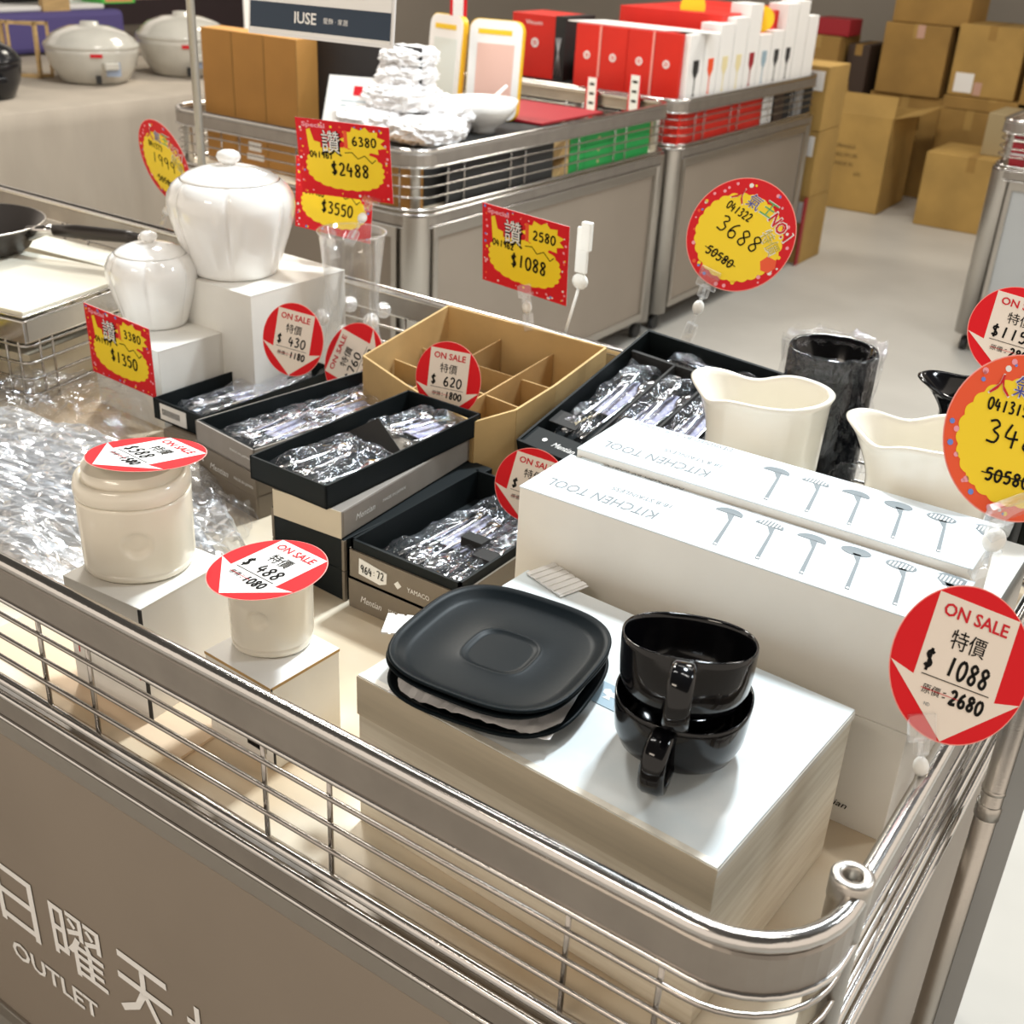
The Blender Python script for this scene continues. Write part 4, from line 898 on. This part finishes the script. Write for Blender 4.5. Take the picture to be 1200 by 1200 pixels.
# ------------------------------------------------------------------ middle cart contents (cart 2)
for k in range(3):
    x = -3.02+k*.205-.11*(k > 1)*0
    t = thing('tall_carton', ('tall orange-brown carton farthest left of three behind the wire cart', 'tall orange-brown carton in the middle of the three', 'tall orange-brown carton nearest the dark board')[k], 'box', (-3.15+k*.150, 2.32, DZ+.0005))
    B().box(-.148, 0, 0, .10, 0, .44, .002).build('body', ORANGEBOX, t); B().box(-.001, .001, -.0006, 0, 0, .44).build('carton_seam', BOXTAN, t)
    if k == 1: B().box(-.09, -.03, -.001, 0, .06, .09).box(-.10, -.02, -.001, 0, .03, .05).build('paper_label', TWHITE, t)
dbd = thing('display_screen', 'dark board standing behind the wrapped bowls', 'board', (-2.52, 2.425, DZ+.0005), .0)
B().box(-.34, .10, 0, .012, 0, .45, .002).build('panel_face', mat('charcoal_board', (.018, .017, .02), .5), dbd)
pb_ = thing('price_board', 'white price board with red heading leaning left of the wrapped bowls', 'sign', mw=tmw((-2.60, 2.32, 1.03), (.96, .25, .02), (.12, .45, .88)))
B().box(-.115, .115, -.13, .13, -.004, 0).build('board_face', TWHITE, pb_); B().box(-.02, .10, .07, .10, .0, .001).build('heading_strip', TRED, pb_)
B().box(-.10, .06, -.10, -.02, 0, .001).build('black_picture', BLINE, pb_); B().poly(circ(.03, 12, -.06, -.05), .001, .0005).build('green_print', mat('olive_print', (.2, .25, .05), .5), pb_)
for k in range(4): B().box(-.06, .08, .05-k*.015, .053-k*.015, 0, .001).build('printed_line', LBLUE, pb_)
cb = thing('display_plinth', 'brown carton inside corner of the middle cart under the wrapped bowls', 'box', (-2.27, 2.235, DZ+.0005))
B().box(-.34, -.02, 0, .05, 0, .165, .002).build('body', ORANGEBOX, cb)
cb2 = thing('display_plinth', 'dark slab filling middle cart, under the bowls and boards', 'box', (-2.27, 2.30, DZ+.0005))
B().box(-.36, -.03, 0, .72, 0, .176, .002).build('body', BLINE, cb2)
rnd = random.Random(3)
def wrapped(label, c, R, H, seed, squash=1):
    t = thing('wrapped_bowl', label, 'bowl', c, rnd.uniform(0, 3))
    v, f = [], []; n, k = 56, 26
    for j in range(k+1):
        ph = math.pi*(j+.0001)/(k+.0002)
        for i in range(n):
            a = 2*math.pi*i/n; d = Vector((math.sin(ph)*math.cos(a), math.sin(ph)*math.sin(a), -math.cos(ph)))
            e = 1-2*abs(noise.noise(d*2.6+Vector((seed, 0, 0)))) + .55*(1-2*abs(noise.noise(d*6+Vector((0, seed, 0))))) + .25*noise.noise(d*14)
            q = (abs(d.x)**3+abs(d.y)**3+abs(d.z)**3)**(-1/3)*(.80+.17*e)
            v.append((d.x*q*R, d.y*q*R*squash, max(0, H*.5+d.z*q*H*.62)))
    for j in range(k):
        for i in range(n): f.append((j*n+i, j*n+(i+1) % n, (j+1)*n+(i+1) % n, (j+1)*n+i))
    pyd('wrapping_paper', v, f, WRAP, t); return t
zc = DZ+.178
wrapped('white paper-wrapped bowl, lowest left of the wrapped pile on the middle cart', (-2.56, 2.40, zc), .15, .085, 1)
wrapped('white paper-wrapped bowl, lowest right of the wrapped pile near the cart corner', (-2.37, 2.40, zc), .115, .075, 2)
wrapped('white paper-wrapped bowl at the back of the wrapped pile', (-2.46, 2.55, zc), .12, .11, 4)
wrapped('white paper-wrapped bowl, second layer of the wrapped pile', (-2.50, 2.44, zc+.085), .12, .075, 5)
wrapped('white paper-wrapped bowl, third layer of the wrapped pile', (-2.50, 2.46, zc+.155), .095, .06, 7)
wrapped('white paper-wrapped bowl on top of the wrapped pile', (-2.50, 2.47, zc+.21), .09, .055, 9)
bw_ = thing('white_bowl', 'white porcelain bowl right of the wrapped pile with a spoon resting in it', 'bowl', (-2.37, 2.70, zc))
B().lathe([(.045, 0), (.045, .012), (.07, .03), (.105, .07), (.118, .105), (.114, .105), (.10, .07), (.06, .03), (.02, .02)], 40, cap1=True).build('bowl_body', PORC, bw_)
spn = thing('white_spoon', 'white porcelain soup spoon leaning in the white bowl', 'spoon', (-2.36, 2.70, zc+.04), .4)
B().sphere((0, 0, 0), .025, .8, 1.2, .5, 12).tube([(0, .02, .01), (.02, .06, .07), (.05, .09, .10)], .006, 8).build('spoon_body', PORC, spn)
def slabbed(label, loc, rz, lean, face, w=.20, h=.33):
    t = thing('display_board', label, 'board', mw=T(*loc) @ RZ(rz) @ Matrix.Rotation(lean, 4, 'X'))
    MX = Matrix.Rotation(math.pi/2, 4, 'X')
    B().poly([(x, y+h/2) for x, y in rrect(-w/2, w/2, -h/2, h/2, .035, 6)], -.012, .024, mtx=MX).build('board_body', mat('yellow_edge', (.85, .55, .02), .4), t)
    B().poly([(x*.97, y*.985+h/2) for x, y in rrect(-w/2, w/2, -h/2, h/2, .035, 6)], .012, .003, mtx=MX).build('board_face', TWHITE, t)
    B().poly([(-w*.33, h*.06), (w*.36, h*.06), (w*.36, h*.76), (-w*.33, h*.76)], .015, .001, mtx=MX).build('printed_panel', face, t)
    B().poly([(-w*.33, h*.85), (w*.30, h*.85), (w*.30, h*.90), (-w*.33, h*.90)], .015, .001, mtx=MX).build('grip_slot', MATS['yellow_edge'], t)
    return t
slabbed('white standing board with pink print and yellow edge, right of two behind bowls', (-2.50, 2.93, zc), .25, -.12, PINKP)
slabbed('white standing board with pale print, left of two behind bowls', (-2.72, 2.93, zc), -.15, -.10, mat('mint_print', (.72, .76, .72), .5), .17)
rcl = tag(B().box(-.17, .20, 0, .42, 0, .010, .002).build('red_mat', DRED), 'dark red card lying under the right end of the white boards', 'card'); rcl.location = (-2.50, 2.96, zc+.0005)
for k in range(3):
    g = thing('green_carton', ('long green carton at the bottom of the pile in wire basket', 'long green carton in the middle of the pile in wire basket', 'long green carton on top of the pile in wire basket')[k], 'box', (-2.262, 3.10+.0*k, DZ+.001+k*.043))
    B().box(-.13, 0, 0, .60, 0, .042, .002).build('body', GREEN, g); B().box(.0, .001, .10, .102, 0, .042).build('carton_seam', mat('dark_green', (.005, .12, .03), .5), g)
    B().poly(circ(.007, 10, .20, .021), 0, .001, mtx=MY).build('gold_print', mat('gold_print', (.5, .4, .22), .5), g)
kt = thing('carton_wedge', 'kraft pointed carton end beside the green cartons', 'box', (-2.265, 3.02, DZ+.001))
B().poly([(0, 0), (.075, .064), (.075, 0)], -.12, .12, mtx=RZ(math.pi/2) @ Matrix.Rotation(math.pi/2, 4, 'X') @ T(0, 0, 0)).poly([(0, .064), (.075, .128), (.075, .064), (.0, .0641)], -.12, .12, mtx=RZ(math.pi/2) @ Matrix.Rotation(math.pi/2, 4, 'X')).build('body', KRAFT2, kt)
# black contents in the near part of the basket
for k in range(3):
    t = thing('black_carton', 'flat black carton layered in basket of the middle cart', 'box', (-2.262, 2.36, DZ+.179-.18+k*.001), group='black cartons in the middle cart basket')
    if k: bpy.data.objects.remove(t); continue
    B().box(0, .004, 0, .62, .002, .17).build('body', BLINE, t)
# ------------------------------------------------------------------ cart 3 contents
def seal(t, x, z, r=.016, mtx=Matrix.Rotation(math.pi/2, 4, 'X')):
    B().poly(circ(r, 20, x, z), .001, .0006, mtx=mtx).build('printed_seal', TWHITE, t); B().poly(circ(r*.55, 16, x, z), .0017, .0005, mtx=mtx).build('printed_seal', REDB, t); B().poly(circ(r*.25, 12, x, z), .0024, .0005, mtx=mtx).build('printed_seal', TWHITE, t)
bas = DZ+.165
for k in range(1):
    base = thing('display_plinth', 'low stack filling the red carton cart up to its rail', 'box', (-2.27, 3.94, DZ+.0005)); B().box(-.98, -.03, .01, 1.42, 0, .163, .002).build('body', BLINE, base)
xs = [-2.79+k*.127 for k in range(5)]
for k in range(4):
    t = thing('red_carton', ('red carton with white round seal, first from left of the row of four', 'red carton with white round seal, second from left of the row of four', 'red carton with white round seal, third from left of the row of four', 'red carton with white round seal, at cart corner end of the row')[k], 'box', (xs[k], 3.945, bas))
    B().box(0, .125, 0, .30, 0, .27, .002).build('body', REDB, t); seal(t, .06, .15)
    if k in (0, 2): B().box(.116, .125, -.001, 0, 0, .27).build('white_strip', PINKRIM, t)
pp = tag(B().poly([(-.27, -.05), (-.20, .14), (.36, .12), (.40, .05), (.22, .0), (.20, -.05)], 0, .004).build('paper_sheet', TWHITE), 'white paper sheet lying over the row of red cartons', 'paper'); pp.location = (-2.58, 4.02, bas+.2725)
t = thing('red_carton', 'single red carton with dark side standing left of the row', 'box', (-3.27, 4.16, bas)); B().box(0, .235, 0, .25, 0, .27, .002).build('body', REDB, t); seal(t, .13, .15, .02)
B().box(.2355, .29, .0, .25, 0, .27).build('dark_side', BLINE, t)
text('Vinum', t, TWHITE, .12, .235, .09, .018, Matrix.Rotation(math.pi/2, 4, 'X'), z=.001)
for k in range(3): B().tube([(.242+k*.018, -.002, .02), (.27-k*.012, -.002, .18)], .0025, 5).build('printed_stem', GPANEL, t)
t = thing('red_carton', 'small dark red carton between the single carton and the row', 'box', (-2.95, 4.20, bas)); B().box(0, .12, 0, .2, 0, .13, .002).build('body', DRED, t)
for k in range(3):
    t = thing('red_carton', ('long red carton behind the row, left', 'long red carton behind the row, middle', 'long red carton behind the row, right')[k], 'box', (-2.80+k*.0, 4.32+k*.30, bas)); B().box(0, .50, 0, .28, 0, .33+.0*k, .002).build('body', REDB, t)
# white glass cartons along the right side of cart 3
hs = [.27, .27, .30, .32, .37, .24, .25, .36, .37, .30]; cl = [BLINE, ORNG, mat('pale_gold', (.8, .7, .4), .5), mat('pale_gold', (.8, .7, .4), .5), DRED, LBLUE, BLINE, BLINE, BLINE, BLINE]
for k in range(10):
    y = 3.965+k*.138
    t = thing('glass_carton', 'white carton printed with a glass, '+('first', 'second', 'third', 'fourth', 'fifth', 'sixth', 'seventh', 'eighth', 'ninth', 'last')[k]+' from the row corner', 'box', (-2.255, y, bas), group='white glass cartons along the cart side')
    del t['group']
    B().box(-.10 if k else -.085, 0, 0, .128, 0, hs[k], .002).build('body', TWHITE, t)
    if k < 8: B().poly([(.052, .03), (.076, .03), (.068, .04), (.068, .095), (.090, .125), (.090, .17), (.038, .17), (.038, .125), (.060, .095), (.060, .04)], 0, .0012, mtx=MY).build('printed_glass', cl[k], t)
# red flat cartons in the basket of cart 3
for k in range(4):
    t = thing('flat_red_carton', ('flat red carton at the bottom of the basket pile', 'flat red carton second from bottom of the basket pile', 'flat red carton third from bottom of the basket pile', 'flat red carton on top of the basket pile')[k], 'box', (-2.262, 4.0, DZ+.002+k*.040))
    B().box(0, .006, -.066, .78, 0, .038).box(-.27, 0.001, -.066, -.054, 0, .038).build('body', REDB, t)
for k in range(4):
    t = thing('flat_white_carton', 'flat white carton in the basket pile beside red ones, layer '+('one', 'two', 'three', 'four')[k]+' from the bottom', 'box', (-2.262, 4.79, DZ+.002+k*.040)); B().box(0, .006, 0, .11, 0, .038, .001).build('body', TWHITE, t)
for k in range(4):
    t = thing('dark_carton', 'dark upright carton in the far end of basket, '+('first', 'second', 'third', 'fourth')[k]+' after the white ones', 'box', (-2.262, 4.93+k*.12, DZ+.002)); B().box(0, .006, 0, .11, 0, .155, .001).build('body', (BROWNG, BLINE, mat('grey_card', (.3, .3, .3), .5), BLINE)[k], t)
def strip(label, c, w=.06, h=.17):
    t = thing('price_strip', label, 'price tag', c, -.1)
    MX = Matrix.Rotation(math.pi/2, 4, 'X')
    B().poly([(-w/2, h/2), (w/2, h/2), (w/2, -h*.32), (0, -h/2), (-w/2, -h*.32)], 0, .001, mtx=MX).build('card', YRED, t)
    B().poly([(-w*.36, h*.48), (w*.36, h*.48), (w*.36, -h*.30), (0, -h*.43), (-w*.36, -h*.30)], .001, .0006, mtx=MX).build('white_arrow', TWHITE, t)
    for k in range(3): B().box(-w*.2, w*.2, -.0022, -.0016, h*(.3-k*.22), h*(.36-k*.22)).build('printed_mark', INK, t)
strip('narrow white and red arrow strip hanging on the cart rail, left of two', at(693, 115, y=3.815)); strip('narrow white and red arrow strip hanging on the cart rail, right of two', at(743, 113, y=3.815))
for (px, py, y, lab) in ((812, 8, 4.4, 'small yellow round tag above the red cartons'), (893, 22, 4.75, 'small yellow round tag above the white glass cartons')):
    c = at(px, py, y=y); t = thing('yellow_tag', lab, 'price tag', mw=tmw(c, (.9, .3, -.3), (.2, .2, .95))); B().poly(circ(.055, 24), 0, .002).build('card', YEL, t)
    B().tube([(0, -.05, 0), (-.01, -.10, 0), (-.015, -.2, -.02)], .006, 6).build('clip_stem', CLEAR, t)
c = at(537, 8, y=2.9); t = thing('price_strip', 'narrow red and white ticket on top of the pale standing board', 'price tag', c); B().box(-.035, .035, 0, .003, -.03, .09).build('card', YRED, t); B().box(-.022, .022, -.001, 0, -.03, .09).build('white_arrow', TWHITE, t)
# ------------------------------------------------------------------ cardboard by the wall
def cbox(label, x0, x1, y0, y1, z0, z1, m=BOXTAN, rz=0, lab=None, tape=True, name='cardboard_box', flaps=False):
    t = thing(name, label, 'box', ((x0+x1)/2, (y0+y1)/2, z0+.001), rz); w, d, h = (x1-x0)/2, (y1-y0)/2, z1-z0-.002
    if flaps:
        B().box(-w, w, -d, d, 0, .006).box(-w, -w+.006, -d, d, 0, h).box(w-.006, w, -d, d, 0, h).box(-w, w, -d, -d+.006, 0, h).box(-w, w, d-.006, d, 0, h).build('body', m, t)
        B().box(-w, w, -.15, 0, 0, .005, 0, T(0, d, h) @ Matrix.Rotation(math.radians(-70), 4, 'X') @ RZ(math.pi)).build('flap', m, t)
        B().box(0, .17, -d, d, 0, .005, 0, T(w, 0, h) @ Matrix.Rotation(math.radians(-15), 4, 'Y')).build('flap', m, t)
        B().box(-.15, 0, -d, d, 0, .005, 0, T(-w, 0, h) @ Matrix.Rotation(math.radians(80), 4, 'Y')).build('flap', m, t)
        B().box(-w, w, -.13, 0, 0, .005, 0, T(0, -d, h) @ Matrix.Rotation(math.radians(-100), 4, 'X')).build('flap', m, t)
    else: B().box(-w, w, -d, d, 0, h, .004).build('body', m, t)
    if tape and not flaps: B().box(-.025, .025, -d-.001, -d, h*.80, h).box(-.025, .025, -d, d, h, h+.001).build('packing_tape', BOXTAN2 if m is BOXTAN else BOXTAN, t)
    for (a, b_, c, d_, mm) in (lab or ()): B().box(a, b_, -d-.002, -d, c, d_).build('paper_label', mm, t)
    return t
PINKL = mat('faded_pink_label', (.55, .33, .25), .6); CARTINK = mat('carton_ink', (.16, .10, .03), .7)
for k, (z0, z1) in enumerate(((0, .36), (.36, .70), (.70, 1.02))):
    cbox(('brown carton at the bottom of the stack at the red cart end', 'brown carton in the middle of the stack at the red cart end', 'brown carton on top of the stack at the red cart end')[k], -2.62, -2.22, 5.50, 5.80, z0, z1, BOXTAN2, lab=[(.09, .18, (z1-z0)*.62, (z1-z0)*.92, TWHITE)])
rs = tag(B().box(-.004, .004, -.02, .02, 0, .36).build('red_strip', DRED), 'narrow red card edge standing at the end of red carton cart', 'card'); rs.location = (-2.225, 5.478, .001)
ob = cbox('large open cardboard box with raised flaps and printed front, on the floor', -2.83, -2.33, 7.05, 7.65, 0, .60, BOXTAN2, flaps=True, rz=math.radians(2))
for k in range(4): text(('FRAGILE', 'HANDLE WITH CARE', 'MADE IN', 'C/NO.')[k], ob, CARTINK, -.02+(.1 if k == 3 else 0), .40-.055*k, (.12, .16, .12, .05)[k], .025, T(0, -.302, 0) @ Matrix.Rotation(math.pi/2, 4, 'X'), 'carton_print', .0)
cbox('light brown carton on the floor right of the open box', -2.06, -1.50, 7.0, 7.5, 0, .45, BOXTAN2, lab=[(.16, .25, .03, .20, PINKL)])
cbox('brown carton behind the floor cartons, second layer', -2.24, -1.85, 7.78, 8.2, 0, .618, BOXTAN, lab=[])
cbox('grey-brown carton on top of the light floor carton', -1.78, -1.50, 7.15, 7.55, .45, .70, mat('greyish_carton', (.36, .28, .15), .8), lab=[])
cbox('brown carton with pink label lying against the wall pile', -2.24, -1.6, 7.78, 8.2, .62, .70, BOXTAN, lab=[])
cbox('tall brown carton left in the upper wall pile', -2.72, -2.28, 7.8, 8.3, .665, 1.11, BOXTAN, lab=[(.0, .05, .36, .44, PINKL)])
cbox('brown carton supporting the tall one in the wall pile', -2.75, -2.25, 7.82, 8.3, 0, .663, BOXTAN)
cbox('tall brown carton right in the upper wall pile with white label', -2.23, -1.80, 7.8, 8.3, .703, 1.14, BOXTAN2, lab=[(-.18, -.06, .02, .14, TWHITE), (-.05, .0, .01, .09, PINKL)])
cbox('brown carton on top of the wall pile at left', -2.70, -2.20, 7.85, 8.3, 1.112, 1.45, BOXTAN)
cbox('brown carton at the right edge of the wall pile', -1.74, -1.30, 7.75, 8.2, .93, 1.25, BOXTAN2); cbox('brown carton under the right edge of the wall pile', -1.76, -1.30, 7.78, 8.2, 0, .928, BOXTAN)
cbox('brown carton farthest left by the wall, behind the white glass cartons', -3.30, -2.98, 7.7, 8.1, .60, .99, BOXTAN); cbox('brown carton under the farthest left carton by the wall', -3.4, -2.9, 7.7, 8.2, 0, .598, BOXTAN)
cbox('small dark carton between the piles by the wall', -2.95, -2.80, 7.8, 8.2, .60, .95, BROWNG); cbox('brown carton low between the piles by the wall', -2.88, -2.77, 7.8, 8.2, 0, .598, BOXTAN)
rdb = cbox('dark red box standing on the farthest left carton', -3.2, -2.95, 7.75, 8.0, .992, 1.10, DRED, tape=False)
# cart 4 (right edge) contents
for k in range(3):
    t = thing('dark_red_carton', ('dark red carton at the bottom in the right edge cart', 'dark red carton in the middle in the right edge cart', 'dark red carton on top in the right edge cart')[k], 'box', (-1.10, 4.66, DZ+.002+k*.056))
    B().box(0, .40, 0, .3, 0, .048, .001).build('body', DRED, t); B().box(-.001, .401, -.001, .301, .048, .054).build('white_edge', TWHITE, t)
t = thing('dark_red_carton', 'dark red carton with white label above the rail of the right edge cart', 'box', (-1.06, 4.72, DZ+.172)); B().box(0, .3, 0, .3, 0, .10, .001).build('body', DRED, t); B().box(.01, .12, -.001, 0, .03, .09).build('paper_label', TWHITE, t)

# ------------------------------------------------------------------ cloth table at left with donabe pots
tbl = thing('cloth_table', 'long table under a grey linen cloth at upper left', 'table', (-5.5, 2.2, 0))
v, f = [], []; n = 160; x1, ya, yb = .88, -2.0, 2.0
for i in range(n+1):
    y = ya+(yb-ya)*i/n; w = .012*math.sin(y*26)+.010*math.sin(y*11+1)
    for z, k in ((.02, 1.5), (.40, 1.0), (.70, .4), (.775, .1)): v.append((x1+w*k, y, z))
    v.append((x1-.01, y, .782)); v.append((-.70, y, .782))
for i in range(n):
    for j in range(5): a = i*6+j; f.append((a, a+6, a+7, a+1))
o = pyd('tablecloth_cover', v, f, CLOTHM, tbl, True)
v, f = [], []
for i in range(46):
    x = x1-i*.035; w = .012*math.sin(x*24)
    for z, k in ((.02, 1.5), (.40, 1.0), (.70, .4), (.775, .1)): v.append((x, yb+w*k, z))
for i in range(45):
    for j in range(3): a = i*4+j; f.append((a, a+1, a+5, a+4))
pyd('tablecloth_end', v, f, CLOTHM, tbl, True)
for x, y in ((.8, -1.9), (.8, 1.9), (-.6, -1.9), (-.6, 1.9)): B().tube([(x, y, 0), (x, y, .77)], .02, 8).build('leg', STEEL, tbl)
tb3 = thing('cloth_table', 'second table behind the clay pots, holding cartons and textiles', 'table', (-6.8, 3.2, 0)); B().box(-.6, .5, -2, 2.2, .74, .78).build('tabletop', CLOTHM, tb3)
for x, y in ((.4, -1.9), (.4, 2.1), (-.5, -1.9), (-.5, 2.1)): B().tube([(x, y, 0), (x, y, .745)], .02, 8).build('leg', STEEL, tb3)
def donabe(label, c, R, H, m=STONE, st=True):
    t = thing('clay_pot', label, 'pot', c)
    B().lathe([(R*.62, 0), (R*.72, H*.04), (R*.92, H*.30), (R*.98, H*.52), (R*1.0, H*.60), (R*.97, H*.62)], 48, cap1=True).build('pot_body', m, t)
    B().lathe([(R*.99, H*.60), (R*1.02, H*.63), (R*1.0, H*.68), (R*.93, H*.72), (R*.90, H*.76), (R*.75, H*.86), (R*.45, H*.95), (R*.20, H*.97), (R*.19, H*1.03), (R*.05, H*1.04)], 48, cap1=True).build('pot_lid', m, t)
    dv = (CAM-Vector(c)); dv.z = 0; dv.normalize(); a = math.atan2(dv.y, dv.x)
    B().box(R*.92, R*1.12, -R*.16, R*.16, H*.30, H*.42, .006, RZ(a+.35)).build('pot_handle', m, t); B().box(-R*1.12, -R*.92, -R*.16, R*.16, H*.30, H*.42, .006, RZ(a+.35)).build('pot_handle', m, t)
    if st:
        B().box(R*1.0, R*1.006, R*.25, R*.55, H*.18, H*.42, 0, RZ(a) @ T(-R*.08, 0, 0)).build('blue_sticker', mat('pale_blue_label', (.35, .42, .55), .6), t)
        B().box(R*.99, R*1.0, -R*.05, R*.2, H*.50, H*.56, 0, RZ(a)).build('red_sticker', TRED, t); B().box(R*.93, R*1.03, R*.02, R*.14, H*.06, H*.2, .004, RZ(a)).build('vent_plug', BLINE, t)
donabe('speckled white clay pot with lid, nearer of the two on the cloth table', (-5.20, 3.30, .783), .225, .27)
donabe('larger white clay pot with lid standing behind the pole', (-5.17, 3.86, .783), .24, .30)
p = at(0, 118, z=.783)+Vector((-.10, .02, 0)); donabe('black clay pot at the left edge of the cloth table', (p.x, p.y, .783), .15, .25, BLACKPOT, False)
for k, (px, y, rz) in enumerate(((30, 3.25, .4), (42, 3.35, .9))):
    p = at(px, 92, z=.783)
    t = thing('picture_frame', ('open wooden frame leaning by the black pot, left', 'open wooden frame leaning by the black pot, right')[k], 'frame', (p.x-.05, p.y+.02, .783), rz)
    B().box(-.10, -.085, 0, .02, 0, .26).box(.085, .10, 0, .02, 0, .26).box(-.10, .10, 0, .02, .245, .26).box(-.10, .10, 0, .02, 0, .015).build('frame_bars', WOODF, t)
p = at(68, 40, x=-6.3); t = thing('wood_post', 'pale wooden upright board behind the nearer clay pot', 'board', (p.x, p.y, .782)); B().box(-.02, .02, -.09, .09, 0, .62, .002).build('board_face', WOODF, t)
t = thing('folded_textiles', 'purple and white folded textiles behind the pots', 'textile', (-6.45, 3.2, .782)); B().box(-.3, .2, -.6, 1.15, 0, .22, .03).build('folded_stack', PURP, t)
B().box(-.25, .15, -.5, 1.05, .22, .25, .01).build('white_fold', TWHITE, t)
p = at(128, 12, x=-6.4); t = thing('green_box', 'bright green packet behind the clay pots at top', 'box', (p.x, p.y, 1.03)); B().box(-.1, .1, -.12, .12, 0, .16, .004).build('body', mat('bright_green', (.1, .6, .1), .5), t); B().box(.1, .101, -.1, .1, .01, .08).build('orange_print', mat('salmon', (.8, .35, .15), .5), t)
for k, (px, mm) in enumerate(((165, PINKP), (190, DRED), (235, KRAFT), (15, BLINE), (90, TWHITE))):
    p = at(px, 8, x=-6.6); t = thing('small_packet', ('pink packet behind the larger clay pot', 'dark red packet behind the larger clay pot', 'brown packet right of the pole at the top', 'black packet at the top left corner', 'white packet at top left behind pots')[k], 'box', (p.x, p.y, .782 if k > 9 else 1.03)); B().box(-.1, .1, -.12, .12, 0, .15, .006).build('body', mm, t)
dk = thing('dark_cabinet', 'tall dark cabinet behind the clay pots table', 'cabinet', (-7.7, 3.5, 0)); B().box(-.3, .0, -3, 3.2, 0, 1.9, .004).build('body', mat('plum_board', (.06, .04, .045), .6), dk)
B().box(.0, .01, -2.95, 3.15, 1.0, 1.02).box(.0, .01, -2.95, 3.15, 1.3, 1.32).build('shelf', mat('shelf_brown', (.3, .2, .1), .6), dk)
# black rack at the right end behind the big tag
rb = thing('black_rack', 'dark wire rack end seen at right edge below the orange tag', 'rack', (-.165, .95, DZ+.0005))
B().box(-.028, -.012, -.008, .008, 0, .17, .002).box(-.012, .04, -.004, .004, .075, .088, .001).box(-.012, .04, -.004, .004, .15, .163, .001).build('rack_frame', mat('dark_green_metal', (.03, .035, .03), .4), rb)
flush_text()
print('OBJECTS', len(bpy.data.objects))
